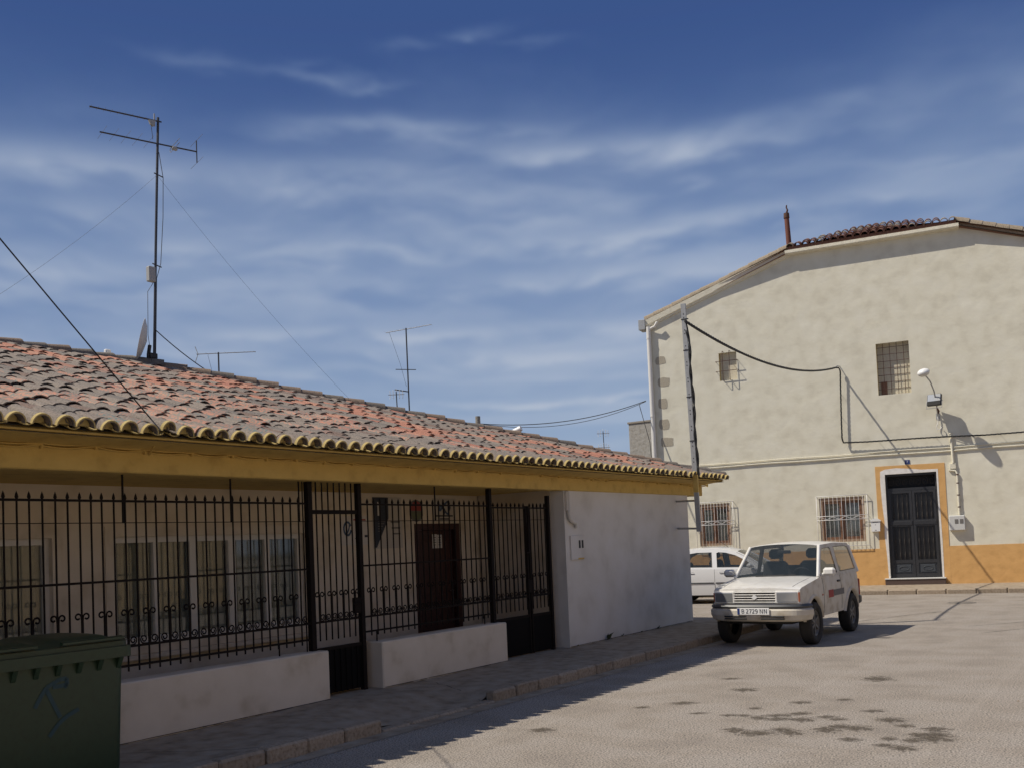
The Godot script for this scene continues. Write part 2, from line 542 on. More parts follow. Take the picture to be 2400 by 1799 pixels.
func make_ground():
	var st := begin()
	quad(st, Vector3(-250, 0, -250), Vector3(350, 0, -250), Vector3(350, 0, 250), Vector3(-250, 0, 250))
	var road := struct("road", st, M.road)
	road.set_meta("label", "worn pale asphalt road crossing between the two houses")
	# oil and damp stains in the street, each a thin speckled film
	var tex := []
	for k in 3:
		var m := mat("stain%d" % k, lin(0.085, 0.066, 0.045), 0.9)
		m.albedo_texture = blotch_image(50 + k)
		m.transparency = BaseMaterial3D.TRANSPARENCY_ALPHA
		tex.append(m)
	var spots := [[9.58, 4.35, 0.3, 0.1], [9.62, 4.49, 0.22, 0.1], [9.55, 4.67, 0.3, 0.16], [9.74, 4.81, 0.5, 0.12], [9.55, 4.87, 0.45, 0.14], [9.92, 4.98, 0.4, 0.13], [9.6, 5.1, 0.4, 0.17], [9.82, 5.27, 0.34, 0.12], [9.74, 5.41, 0.34, 0.1],
		[9.87, 5.87, 0.42, 0.18], [8.87, 4.69, 0.36, 0.2], [8.81, 4.93, 0.6, 0.18], [8.95, 5.2, 0.34, 0.2], [9.19, 5.45, 0.36, 0.2], [9.39, 5.51, 0.4, 0.14], [9.36, 5.69, 0.46, 0.18], [9.57, 6.33, 0.42, 0.16], [9.33, 6.38, 0.46, 0.18], [9.13, 6.41, 0.52, 0.2],
		[9.25, 6.24, 0.24, 0.14], [8.99, 6.25, 0.3, 0.14], [8.65, 6.25, 0.36, 0.16], [8.71, 6.08, 0.3, 0.1], [8.99, 6.06, 0.26, 0.12], [9.63, 6.06, 0.3, 0.12], [8.84, 5.76, 0.3, 0.14], [10.05, 4.45, 0.26, 0.1], [10.56, 4.78, 0.4, 0.12], [9.58, 4.01, 0.34, 0.08], [10.88, 5.15, 0.3, 0.1], [9.06, 5.07, 0.3, 0.12],
		[10.1, 3.6, 0.5, 0.14], [9.7, 3.3, 0.3, 0.1], [11.2, 3.9, 0.5, 0.2], [8.2, 2.95, 0.4, 0.16], [12.5, 5.1, 0.6, 0.3], [10.3, 5.6, 0.4, 0.12], [12.0, 3.4, 0.4, 0.12]]
	for i in spots.size():
		var s: Array = spots[i]
		var lst := begin()
		var a := Vector3(0.826, 0, 0.56).cross(Vector3.UP).normalized()   # long side lies across the street slope
		var u: Vector3 = Vector3(0.56, 0, 0.826) * s[2] * 0.42
		var v: Vector3 = Vector3(-0.826, 0, 0.56) * s[3] * 0.95
		var c := Vector3(s[0], 0.004 + 0.0006 * (i % 4), s[1])
		var q := [c - u - v, c + u - v, c + u + v, c - u + v]
		var uv := [Vector2(0, 0), Vector2(1, 0), Vector2(1, 1), Vector2(0, 1)]
		for k in [0, 1, 2, 0, 2, 3]:
			lst.set_normal(Vector3.UP)
			lst.set_uv(uv[k])
			lst.add_vertex(q[k])
		part(road, "stain", lst.commit(), tex[i % 3])
	# tarred joints and cracks
	var paths := [[[19.6, 2.6], [20.3, 2.9], [21.1, 3.25], [21.9, 3.55], [22.6, 3.95]], [[19.4, 5.0], [20.6, 6.0], [21.5, 6.6], [22.3, 7.7], [23.2, 8.4]], [[18.2, 5.4], [19.5, 6.2], [20.2, 7.2], [21.0, 7.9]]]
	for pth in paths:
		var cst := begin()
		for i in pth.size() - 1:
			var a := Vector3(pth[i][0], 0.004, pth[i][1])
			var b := Vector3(pth[i + 1][0], 0.004, pth[i + 1][1])
			for k in 5:
				var p := a.lerp(b, k / 5.0) + Vector3(rng.randf_range(-0.03, 0.03), 0, rng.randf_range(-0.03, 0.03)) * (1.0 if k > 0 else 0.0)
				var q := a.lerp(b, (k + 1) / 5.0)
				var w := (q - p).cross(Vector3.UP).normalized() * rng.randf_range(0.006, 0.016)
				quad(cst, p - w, p + w, q + w, q - w)
		part(road, "crack", cst, M.crack)
	# manhole cover
	var ms := begin(0)
	lathe(ms, [Vector2(0.0, 0.012), Vector2(0.24, 0.012), Vector2(0.25, 0.006), Vector2(0.27, 0.006), Vector2(0.275, 0.012), Vector2(0.31, 0.012), Vector2(0.315, 0.0)], 28, Transform3D(Basis(), Vector3(25.15, 0.0, 3.91)))
	tag(part(self, "manhole_cover", ms, M.manhole), "round iron manhole cover in the road before the cream house", "manhole cover")

	# pavement in front of the low house, let down to the road before the single gate
	var ps := begin(0)
	var drop := func(x: float): return smoothstep(7.3, 7.75, x) * smoothstep(9.75, 9.3, x)
	var height := func(x: float, z: float): return 0.13 - 0.105 * drop.call(x) * smoothstep(0.45, 1.3, z) + 0.006 * sin(x * 1.7 + z * 2.0) - 0.012 * smoothstep(0.2, 1.3, z)
	var nx := 100
	var nz := 7
	for i in nx:
		for j in nz:
			var x0 := lerpf(-6.0, 18.78, float(i) / nx)
			var x1 := lerpf(-6.0, 18.78, float(i + 1) / nx)
			var z0 := lerpf(-0.3, 1.36, float(j) / nz)
			var z1 := lerpf(-0.3, 1.36, float(j + 1) / nz)
			quad(ps, Vector3(x0, height.call(x0, z0), z0), Vector3(x1, height.call(x1, z0), z0), Vector3(x1, height.call(x1, z1), z1), Vector3(x0, height.call(x0, z1), z1))
	ps.set_smooth_group(-1)
	quad(ps, Vector3(18.78, 0, -0.3), Vector3(18.78, 0.13, -0.3), Vector3(18.78, 0.12, 1.36), Vector3(18.78, 0, 1.36))
	var pave := struct("pavement", ps, M.pavement)
	var x := -6.0
	while x < 18.7:
		var l := rng.randf_range(0.46, 0.53)
		var low: float = drop.call(x + l * 0.5)
		var ks := begin()
		var top := 0.135 - 0.108 * low + rng.randf_range(-0.006, 0.006)
		var hi := Vector3(minf(x + l - 0.012, 18.78), top, 1.515 + rng.randf_range(-0.012, 0.012))
		var mid := Vector3(x + l * 0.5, 0, 1.44)
		cbox(ks, Vector3(x, -0.05, 1.362) - mid, hi - mid, 0.014 + 0.012 * rng.randf(), Transform3D(Basis(Vector3.UP, rng.randf_range(-0.014, 0.014)), mid))
		part(pave, "kerb_stone", ks, M["kerb%d" % rng.randi_range(0, 2)])
		x += l
	# soil washed into the seam along the walls' foot, and cracks across the slab
	for run in [[-3.8, 8.26], [9.22, 11.9], [13.72, 18.5]]:
		var ds := begin()
		var xx: float = run[0]
		while xx < run[1]:
			var x2 := minf(xx + rng.randf_range(0.05, 0.16), run[1])
			var w := rng.randf_range(0.004, 0.03)
			quad(ds, Vector3(xx, 0.142, -0.002), Vector3(x2, 0.142, -0.002), Vector3(x2, 0.137, w + rng.randf_range(0.0, 0.006)), Vector3(xx, 0.137, w))
			xx = x2
		part(pave, "dirt_seam", ds, M.crack)
	for cr in [[5.1, 6.0], [6.9, 7.6], [9.9, 9.4], [11.2, 11.6], [12.7, 12.4], [15.0, 15.3], [16.6, 16.5]]:
		var cst := begin()
		var p := Vector3(cr[0], 0, 0.03)
		for k in 9:
			var t := (k + 1) / 9.0
			var q2 := Vector3(lerpf(cr[0], cr[1], t) + rng.randf_range(-0.05, 0.05), 0, lerpf(0.03, 1.34, t))
			var w := (q2 - p).cross(Vector3.UP).normalized() * rng.randf_range(0.002, 0.006)
			var up := func(v: Vector3): return Vector3(v.x, height.call(v.x, v.z) + 0.004, v.z)
			quad(cst, up.call(p - w), up.call(p + w), up.call(q2 + w), up.call(q2 - w))
			p = q2
		part(pave, "crack", cst, M.crack)
	# gutter strip of older concrete along the kerb
	var gs := begin()
	quad(gs, Vector3(-6, 0.003, 1.5), Vector3(18.8, 0.003, 1.5), Vector3(18.8, 0.004, 1.74), Vector3(-6, 0.004, 1.72))
	part(pave, "gutter", gs, M.pavement)

	# pavement before the cream house
	var fs := begin()
	var wx := Transform3D(wall_basis, WALL_O)
	var corner := [wx * Vector3(-6.9, 0.13, -0.2), wx * Vector3(14, 0.13, -0.2), wx * Vector3(14, 0.125, 2.48), wx * Vector3(-6.9, 0.125, 2.48)]
	quad(fs, corner[0], corner[1], corner[2], corner[3])
	quad(fs, corner[0], corner[3], corner[3] * Vector3(1, 0, 1), corner[0] * Vector3(1, 0, 1))
	var far := struct("far_pavement", fs, M.far_pavement)
	var s := -6.9
	while s < 14.0:
		var ks := begin()
		var l := 0.74
		cbox(ks, Vector3(s, -0.05, 2.485), Vector3(s + l - 0.010, 0.13 + rng.randf_range(-0.006, 0.004), 2.63 + rng.randf_range(-0.008, 0.008)), 0.025, wx)
		part(far, "kerb_stone", ks, M["far_kerb%d" % rng.randi_range(0, 2)])
		s += l

# ---------------------------------------------------------------- the low house
var low_house: Node3D

func wall_box(parent: Node, called: String, lo: Vector3, hi: Vector3, m: Material, r := 0.012) -> MeshInstance3D:
	var st := begin()
	cbox(st, lo, hi, r)
	return part(parent, called, st, m)

func make_low_house():
	var H := thing("low_house", "long low house with mossy clay tile roof and mustard yellow eaves beam", "house")
	low_house = H
	var front := Transform3D(Basis(), Vector3(0, 0, -1.75))
	var wins := [[4.72, 0.86, 5.93, 2.12], [6.66, 0.86, 9.62, 2.12]]
	# porch: back wall with two window bands and the door
	var st := begin()
	slab(st, PackedVector2Array([Vector2(-3.8, 0.05), Vector2(13.72, 0.05), Vector2(13.72, 2.9), Vector2(-3.8, 2.9)]), [rect(4.72, 0.86, 5.93, 2.12), rect(6.66, 0.86, 9.62, 2.12), rect(12.04, 0.19, 13.09, 2.18)], 0.22, front)
	part(H, "porch_wall", st, M.porch_wall)
	wall_box(H, "porch_side_wall", Vector3(13.70, 0.05, -1.74), Vector3(13.92, 2.9, -0.262), M.porch_wall)
	wall_box(H, "porch_floor", Vector3(-3.8, 0.02, -1.76), Vector3(13.69, 0.19, -0.31), M.pavement)
	wall_box(H, "porch_ceiling", Vector3(-3.8, 2.70, -1.76), Vector3(13.69, 2.80, -0.21), M.ceiling)
	# closed body of the house behind
	wall_box(H, "back_wall", Vector3(-3.8, 0, -12.2), Vector3(18.56, 2.9, -12.0), M.white_wall)
	wall_box(H, "end_wall", Vector3(18.34, 0, -11.99), Vector3(18.57, 2.95, -0.262), M.white_wall)
	wall_box(H, "end_wall", Vector3(-4.0, 0, -12.0), Vector3(-3.81, 2.95, 0.0), M.white_wall)
	wall_box(H, "room_partition", Vector3(-3.8, 0, -5.2), Vector3(13.9, 2.9, -5.05), M.porch_wall)
	wall_box(H, "room_floor", Vector3(-3.8, 0.0, -5.05), Vector3(13.7, 0.18, -1.98), M.pavement)
	# white front wall of the end room
	var ws := begin()
	slab(ws, rect(13.70, 0.02, 18.57, 2.78), [], 0.26, Transform3D(), [14.5, 15.5, 16.5, 17.5])
	part(H, "front_wall", ws, M.white_wall)
	# low parapets that carry the fence
	for w in [[-3.8, 8.28], [9.2, 11.93]]:
		wall_box(H, "low_wall", Vector3(w[0], 0.02, -0.30), Vector3(w[1], 0.70, 0.0), M.low_wall, 0.015)
	# mustard beam, with the flared bed of mortar that carries the eaves tiles
	wall_box(H, "eaves_beam", Vector3(-4.2, 2.68, -0.20), Vector3(19.28, 2.90, 0.035), M.yellow, 0.012)
	wall_box(H, "eaves_beam", Vector3(18.58, 2.681, -12.4), Vector3(19.275, 2.899, -0.201), M.yellow, 0.012)
	var cv := begin()
	sweep(cv, [Vector3(-4.2, 0, 0), Vector3(19.30, 0, 0)], PackedVector2Array([Vector2(-0.1, 2.901), Vector2(0.034, 2.901), Vector2(0.10, 2.912), Vector2(0.30, 2.935), Vector2(0.50, 2.955), Vector2(0.515, 2.968), Vector2(0.40, 3.02), Vector2(-0.1, 3.17)]))
	part(H, "eaves_bed", cv, M.yellow)
	# windows of the porch: white frames, panes, curtains
	var panes := [[[4.80, 5.32], [5.38, 5.87]], [[6.74, 7.235], [7.30, 7.75], [7.845, 8.345], [8.455, 8.95], [9.035, 9.53]]]
	for wi in 2:
		var r: Array = wins[wi]
		var holder := Node3D.new()
		holder.name = "window"
		H.add_child(holder, true)
		var fs := begin()
		var holes := []
		for p in panes[wi]:
			holes.append(rect(p[0], 0.95, p[1], 2.05))
		slab(fs, rect(r[0] - 0.002, r[1] - 0.002, r[2] + 0.002, r[3] + 0.002), holes, 0.06, Transform3D(Basis(), Vector3(0, 0, -1.80)))
		part(holder, "frame", fs, M.white_frame)
		var ts := begin()
		slab(ts, rect(r[0] - 0.10, r[1] - 0.10, r[2] + 0.10, r[3] + 0.12), [rect(r[0], r[1], r[2], r[3])], 0.03, Transform3D(Basis(), Vector3(0, 0, -1.725)))
		part(holder, "surround", ts, M.porch_wall)
		var sl := begin()
		cbox(sl, Vector3(r[0] - 0.12, r[1] - 0.16, -1.75), Vector3(r[2] + 0.12, r[1] - 0.102, -1.64), 0.01)
		part(holder, "sill", sl, M.porch_wall)
		for p in panes[wi]:
			var g := begin()
			box(g, Vector3(p[0] - 0.01, 0.94, -1.842), Vector3(p[1] + 0.01, 2.06, -1.838))
			part(holder, "pane", g, M.glass)
			# curtain of hanging pleats, drawn over part of the pane
			var c := begin(0)
			var w: float = p[1] - p[0]
			var from: float = p[0] - 0.02
			var to: float = p[1] + 0.02
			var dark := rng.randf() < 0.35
			if rng.randf() < 0.5:
				to = p[0] + w * rng.randf_range(0.55, 0.8)
			var steps := 26
			for k in steps:
				var xa := lerpf(from, to, float(k) / steps)
				var xb := lerpf(from, to, float(k + 1) / steps)
				var za := -1.99 + 0.03 * sin(xa * 62.0) + 0.015 * sin(xa * 131.0)
				var zb := -1.99 + 0.03 * sin(xb * 62.0) + 0.015 * sin(xb * 131.0)
				quad(c, Vector3(xa, 0.9, za), Vector3(xb, 0.9, zb), Vector3(xb, 2.1, zb), Vector3(xa, 2.1, za))
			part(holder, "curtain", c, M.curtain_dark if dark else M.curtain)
	# dark red door
	var d := Node3D.new()
	d.name = "door"
	H.add_child(d)
	var ls := begin()
	cbox(ls, Vector3(12.09, 0.19, -1.87), Vector3(13.04, 2.13, -1.82), 0.006)
	for py in [[0.32, 0.92], [1.06, 1.96]]:
		for px in [[12.2, 12.52], [12.61, 12.93]]:
			cbox(ls, Vector3(px[0], py[0], -1.825), Vector3(px[1], py[1], -1.808), 0.012)
	part(d, "door_leaf", ls, M.dark_wood)
	var fr := begin()
	slab(fr, rect(11.99, 0.19, 13.14, 2.23), [rect(12.088, 0.192, 13.042, 2.132)], 0.1, Transform3D(Basis(), Vector3(0, 0, -1.73)))
	part(d, "door_frame", fr, M.dark_wood)
	var hs := begin()
	tube(hs, [Vector3(12.98, 1.12, -1.82), Vector3(12.98, 1.12, -1.77), Vector3(12.88, 1.12, -1.76)], 0.010)
	part(d, "door_handle", hs, M.aluminium)

# ---------------------------------------------------------------- barrel tiles
# a half barrel, wide end at z = 0 (down the slope), narrow end at z = -len; opens downwards
func barrel(r0: float, r1: float, length: float, thick: float, segs := 6, squash := 0.92) -> ArrayMesh:
	var st := begin(1)
	var at := func(k: int, r: float, z: float, sag: float): 
		var a := PI * k / segs
		return Vector3(-cos(a) * r, sin(a) * r * squash + sag, z)
	for k in segs:
		quad(st, at.call(k, r0, 0.0, 0.0), at.call(k, r1, -length, 0.0), at.call(k + 1, r1, -length, 0.0), at.call(k + 1, r0, 0.0, 0.0))
	st.set_smooth_group(2)
	for k in segs:
		quad(st, at.call(k, r0 - thick, 0.0, 0.0), at.call(k + 1, r0 - thick, 0.0, 0.0), at.call(k + 1, r1 - thick, -length, 0.0), at.call(k, r1 - thick, -length, 0.0))
	st.set_smooth_group(-1)
	for k in segs:
		quad(st, at.call(k, r0, 0.0, 0.0), at.call(k + 1, r0, 0.0, 0.0), at.call(k + 1, r0 - thick, 0.0, 0.0), at.call(k, r0 - thick, 0.0, 0.0))
	return finish(st)

func hip_x(z: float) -> float:
	return 19.42 + (z - 0.5) / 6.45 * 9.25

func roof_y(z: float) -> float:
	return 3.0 + ROOF_P * (0.5 - z)

func make_roof():
	var R := Node3D.new()
	R.name = "roof"
	low_house.add_child(R)
	# deck under the tiles
	var ds := begin()
	var dn := Vector3(0, -0.06, 0)
	var e0 := Vector3(-4.3, roof_y(0.5), 0.5)
	var e1 := Vector3(19.36, roof_y(0.5), 0.5)
	var apex := Vector3(10.17, roof_y(-5.95), -5.95)
	var ridge := Vector3(-4.3, roof_y(-5.95), -5.95)
	var b0 := Vector3(-4.3, roof_y(0.4), -12.3)
	var b1 := Vector3(19.36, roof_y(0.4), -12.3)
	for off in [Vector3(0, -0.012, 0), dn]:
		quad(ds, e0 + off, e1 + off, apex + off, ridge + off)
		quad(ds, b0 + off, b1 + off, apex + off, ridge + off)
		tri(ds, e1 + off, b1 + off, apex + off)
	part(R, "roof_deck", ds, M.mortar)
	var slope := Basis(Vector3.RIGHT, atan(ROOF_P))   # +z goes down the slope
	var covers := []
	for k in 3:
		covers.append(barrel(0.094 + 0.004 * k, 0.080 + 0.003 * k, 0.46, 0.014, 6, 0.70))
	var cl := FastNoiseLite.new()
	cl.seed = 77
	cl.frequency = 0.35
	cl.fractal_octaves = 3
	var fine := FastNoiseLite.new()
	fine.seed = 78
	fine.frequency = 2.2
	var eye := Vector3(0, 1.85, 8.28)
	var all := []
	var pans := []
	var pitch := 0.205
	var course := 0.335
	var run := cos(atan(ROOF_P))
	var cols := int((19.3 + 4.2) / pitch)
	for i in cols:
		var cx := 19.25 - i * pitch
		var jx := rng.randf_range(-0.012, 0.012)
		var shift := rng.randf_range(-0.16, 0.12)
		for j in 20:
			var z := 0.40 - (j * course + shift) * run
			if z < -5.8:
				break
			if cx > hip_x(z) - 0.16:
				break
			var yaw := rng.randf_range(-0.035, 0.035)
			var tilt := rng.randf_range(0.012, 0.038)
			var pos := Vector3(cx + jx + rng.randf_range(-0.008, 0.008), roof_y(z) + 0.044 + rng.randf_range(-0.004, 0.010), z)
			var b := slope * Basis(Vector3.UP, yaw) * Basis(Vector3.RIGHT, -tilt)
			# lichen-grey or bare clay, in drifts
			var v := 1.15 * cl.get_noise_2d(cx * 1.1, z * 2.4) + 0.75 * fine.get_noise_2d(cx * 1.3, z * 1.6) + rng.randf_range(-0.30, 0.30) + 0.12 * smoothstep(9.0, 5.0, cx) - 0.07
			var tone := 0
			if v > 0.30:
				tone = [2, 0][rng.randi_range(0, 1)]
			elif v > 0.10:
				tone = [0, 1, 2, 3][rng.randi_range(0, 3)]
			elif v > -0.04:
				tone = [3, 4, 7][rng.randi_range(0, 2)]
			elif v > -0.42:
				tone = [5, 6, 7, 5][rng.randi_range(0, 3)]
			else:
				tone = [6, 8, 9][rng.randi_range(0, 2)]
			var seen := cx > 4.0 + (0.3 - z) * 0.52
			var size := 1.0 / eye.distance_to(pos) if seen else 0.0
			all.append({"xf": Transform3D(b, pos), "tone": tone, "kind": rng.randi_range(0, 2), "size": size})
			pans.append(Transform3D(slope * Basis(Vector3.BACK, PI) * Basis(Vector3.RIGHT, 0.05), Vector3(cx + pitch * 0.5 + jx, roof_y(z) + 0.070, z + 0.04)))
	all.sort_custom(func(a, b): return a.size > b.size)
	for i in mini(300, all.size()):
		var t: Dictionary = all[i]
		part(R, "roof_tile", covers[t.kind], M["tile%d" % t.tone], t.xf)
	var rest := all.slice(300)
	var mm := MultiMesh.new()
	mm.transform_format = MultiMesh.TRANSFORM_3D
	mm.use_colors = true
	mm.mesh = covers[1]
	mm.instance_count = rest.size()
	for i in rest.size():
		mm.set_instance_transform(i, rest[i].xf)
		mm.set_instance_color(i, M["tile%d" % rest[i].tone].albedo_color.srgb_to_linear())
	var mi := MultiMeshInstance3D.new()
	mi.name = "upper_roof_tiles"
	mi.multimesh = mm
	mi.material_override = M.tiles
	mi.set_meta("kind", "stuff")
	R.add_child(mi)
	var pm := MultiMesh.new()
	pm.transform_format = MultiMesh.TRANSFORM_3D
	pm.use_colors = true
	pm.mesh = barrel(0.088, 0.088, 0.46, 0.012, 5, 0.6)
	pm.instance_count = pans.size()
	for i in pans.size():
		pm.set_instance_transform(i, pans[i])
		var t: Color = M["tile%d" % [5, 6, 7, 8, 4, 9, 3][rng.randi_range(0, 6)]].albedo_color.srgb_to_linear()
		pm.set_instance_color(i, t)
	var pi := MultiMeshInstance3D.new()
	pi.name = "channel_tiles"
	pi.multimesh = pm
	pi.material_override = M.tiles
	pi.set_meta("kind", "stuff")
	R.add_child(pi)
	# the bottom course: painted mustard, bedded in mortar, channels between
	var tip := barrel(0.086, 0.082, 0.44, 0.012, 8, 1.05)
	var lip := barrel(0.088, 0.088, 0.035, 0.011, 9, 1.08)
	var chan := barrel(0.060, 0.060, 0.36, 0.014, 6, 0.5)
	for i in cols:
		var cx := 19.25 - i * pitch
		if cx < -4.2:
			break
		var z := 0.60 + rng.randf_range(-0.018, 0.018)
		var yaw := rng.randf_range(-0.06, 0.06)
		var lift := rng.randf_range(-0.006, 0.010)
		var px := cx + rng.randf_range(-0.014, 0.014)
		if absf(px - 5.70) < 0.1:
			yaw = 0.18
			lift = 0.035
		var et := Transform3D(slope * Basis(Vector3.UP, yaw), Vector3(px, roof_y(z) + 0.022 + lift, z))
		part(R, "eaves_tile", tip, M["tile%d" % [5, 6, 7, 5, 7, 4][rng.randi_range(0, 5)]], et)
		part(R, "painted_rim", lip, M.eave_tile, et * Transform3D(Basis(), Vector3(0, 0, 0.002)))
		part(R, "eaves_channel", chan, M.eave_tile, Transform3D(slope * Basis(Vector3.BACK, PI), Vector3(cx + pitch * 0.5, roof_y(z) + 0.046, z - 0.05 + rng.randf_range(-0.015, 0.015))))
		# mortar closing the mouth of the tile, set back
		var ms := begin()
		var seg := 6
		for k in seg:
			var a := PI * k / seg
			var b := PI * (k + 1) / seg
			tri(ms, Vector3(0, 0, 0), Vector3(-cos(a) * 0.072, sin(a) * 0.066, 0), Vector3(-cos(b) * 0.072, sin(b) * 0.066, 0))
		part(R, "mortar_plug", ms, M.eave_tile, Transform3D(slope * Basis(Vector3.UP, yaw), Vector3(px, roof_y(z - 0.08) + 0.022 + lift, z - 0.08 + rng.randf_range(-0.03, 0.02))))
	# hip and ridge tiles
	var cap := barrel(0.125, 0.105, 0.46, 0.018, 7)
	var hip0 := Vector3(19.40, roof_y(0.5) + 0.02, 0.48)
	var hip1 := Vector3(10.17, roof_y(-5.95) + 0.05, -5.95)
	var dir := (hip0 - hip1).normalized()
	var along := hip0.distance_to(hip1)
	var q := 0.0
	var hb := Basis.looking_at(-dir, Vector3.UP)
	while q < along:
		var at := hip0 - dir * q
		part(R, "hip_tile", cap, M["hip_tile%d" % rng.randi_range(0, 1)], Transform3D(hb * Basis(Vector3.UP, rng.randf_range(-0.05, 0.05)) * Basis(Vector3.RIGHT, -0.05), at + Vector3(0, 0.03 + rng.randf_range(-0.01, 0.014), 0)))
		q += 0.385
	var rx := 10.3
	while rx > -4.2:
		part(R, "ridge_tile", cap, M["hip_tile%d" % rng.randi_range(0, 1)], Transform3D(Basis(Vector3.UP, PI / 2 + rng.randf_range(-0.05, 0.05)) * Basis(Vector3.RIGHT, -0.05), Vector3(rx, roof_y(-5.95) + 0.06 + rng.randf_range(-0.012, 0.012), -5.95)))
		rx -= 0.385

# ---------------------------------------------------------------- the cream house (built in its wall's own axes: x along, y up, z out)
func make_cream_house():
	var C := thing("cream_house", "tall cream rendered house with orange painted base and clipped gable", "house", WALL_O, wall_basis)
	var outline := PackedVector2Array([Vector2(-6.78, 0.05), Vector2(7.6, 0.05), Vector2(7.6, 8.92), Vector2(2.78, 10.62), Vector2(-2.02, 10.62), Vector2(-6.78, 8.92)])
	var upper := rect(0.37, 5.85, 1.30, 7.415)
	var small := rect(-4.42, 6.81, -3.85, 7.71)
	var w1 := rect(-5.34, 1.50, -4.29, 2.86)
	var w2 := rect(-1.54, 1.47, -0.22, 2.84)
	var door := rect(0.41, 0.32, 1.84, 3.445)
	var st := begin()
	slab(st, outline, [upper, small, w1, w2, door], 0.5)
	part(C, "wall", st, M.cream)
	var bs := begin()
	slab(bs, rect(-6.6, 0.0, 7.6, 8.9), [], 0.2, Transform3D(Basis(), Vector3(0, 0, -12)))
	box(bs, Vector3(-6.78, 0, -12), Vector3(-6.5, 8.85, -0.501))
	box(bs, Vector3(7.35, 0, -12), Vector3(7.6, 8.85, -0.501))
	part(C, "rear_wall", bs, M.cream)
	# orange base and door surround, a coat of render 6 mm thick
	var os := begin()
	slab(os, PackedVector2Array([Vector2(-6.77, 0.06), Vector2(0.282, 0.06), Vector2(0.282, 1.225), Vector2(-6.77, 1.225)]), [], 0.008, Transform3D(Basis(), Vector3(0, 0, 0.010)))
	slab(os, PackedVector2Array([Vector2(2.075, 0.06), Vector2(7.6, 0.06), Vector2(7.6, 1.235), Vector2(2.075, 1.235)]), [], 0.008, Transform3D(Basis(), Vector3(0, 0, 0.010)))
	part(C, "base_band", os, M.orange)
	var ss := begin()
	slab(ss, PackedVector2Array([Vector2(0.15, 1.228), Vector2(0.284, 1.226), Vector2(0.284, 0.06), Vector2(2.073, 0.06), Vector2(2.078, 3.69), Vector2(0.145, 3.705)]), [door], 0.009, Transform3D(Basis(), Vector3(0, 0, 0.012)))
	part(C, "door_surround", ss, M.orange)
	var wm := begin()
	slab(wm, PackedVector2Array([Vector2(0.36, 0.33), Vector2(1.89, 0.33), Vector2(1.90, 1.4), Vector2(1.885, 2.6), Vector2(1.89, 3.52), Vector2(1.45, 3.53), Vector2(1.1, 3.58), Vector2(0.75, 3.62), Vector2(0.42, 3.60), Vector2(0.285, 3.54), Vector2(0.27, 3.2), Vector2(0.29, 2.6), Vector2(0.33, 2.0), Vector2(0.31, 1.6), Vector2(0.345, 1.0)]), [door], 0.004, Transform3D(Basis(), Vector3(0, 0, 0.0165)))
	part(C, "white_margin", wm, M.door_white)
	var sp := begin()
	cbox(sp, Vector3(0.26, 0.05, 0.0), Vector3(1.93, 0.29, 0.15), 0.01)
	part(C, "doorstep", sp, M.step_stone)
	var sp2 := begin()
	cbox(sp2, Vector3(0.25, 0.29, -0.4), Vector3(1.94, 0.325, 0.17), 0.006)
	part(C, "threshold", sp2, M.meter_grey)
	make_iron_door(C)
	# barred ground-floor windows
	for w in [[-5.34, 1.50, -4.29, 2.86], [-1.54, 1.47, -0.22, 2.84]]:
		make_barred_window(C, w)
	# upper openings: boards set back, rusty bars
	var u := Node3D.new()
	u.name = "window"
	C.add_child(u, true)
	var ub := begin()
	cbox(ub, Vector3(0.37, 5.85, -0.30), Vector3(1.30, 7.415, -0.26), 0.004)
	part(u, "shutter", ub, M.panel_board)
	var dk := begin()
	cbox(dk, Vector3(0.45, 5.86, -0.259), Vector3(0.62, 6.28, -0.235), 0.004)
	part(u, "dark_board", dk, M.brown_frame)
	for k in 4:
		var b := begin()
		var bx := 0.555 + 0.195 * k
		tube(b, [Vector3(bx, 5.84, -0.10), Vector3(bx, 7.43, -0.10)], 0.009, 5)
		part(u, "bar", b, M.rust)
	for k in 7:
		var b := begin()
		var by := 6.03 + 0.21 * k
		tube(b, [Vector3(0.36, by, -0.088), Vector3(1.31, by, -0.088)], 0.008, 5)
		part(u, "bar", b, M.rust)
	var rv := begin()
	for q in [[0.366, 5.852, 0.374, 7.413], ]:
		box(rv, Vector3(q[0] + 0.005, q[1], -0.258), Vector3(q[2] + 0.005, q[3], -0.002))
	part(u, "reveal", rv, M.reveal)
	var v := Node3D.new()
	v.name = "window"
	C.add_child(v, true)
	var vb := begin()
	cbox(vb, Vector3(-4.42, 6.81, -0.20), Vector3(-3.85, 7.71, -0.16), 0.004)
	part(v, "shutter", vb, M.panel_board)
	for k in 2:
		var b := begin()
		var bx := -4.27 + 0.22 * k
		tube(b, [Vector3(bx, 7.74, -0.02), Vector3(bx, 7.74, 0.13), Vector3(bx, 7.70, 0.15), Vector3(bx, 6.86, 0.15), Vector3(bx, 6.80, 0.12), Vector3(bx, 6.80, -0.02)], 0.010, 5)
		part(v, "bar", b, M.rust)
	for k in 2:
		var b := begin()
		var by := 7.10 + 0.32 * k
		tube(b, [Vector3(-4.50, by, -0.02), Vector3(-4.50, by, 0.14), Vector3(-3.80, by, 0.14), Vector3(-3.80, by, -0.02)], 0.010, 5)
		part(v, "bar", b, M.rust)
	var rs := begin()
	box(rs, Vector3(-4.417, 6.812, -0.158), Vector3(-4.409, 7.708, -0.002))
	part(v, "reveal", rs, M.reveal)
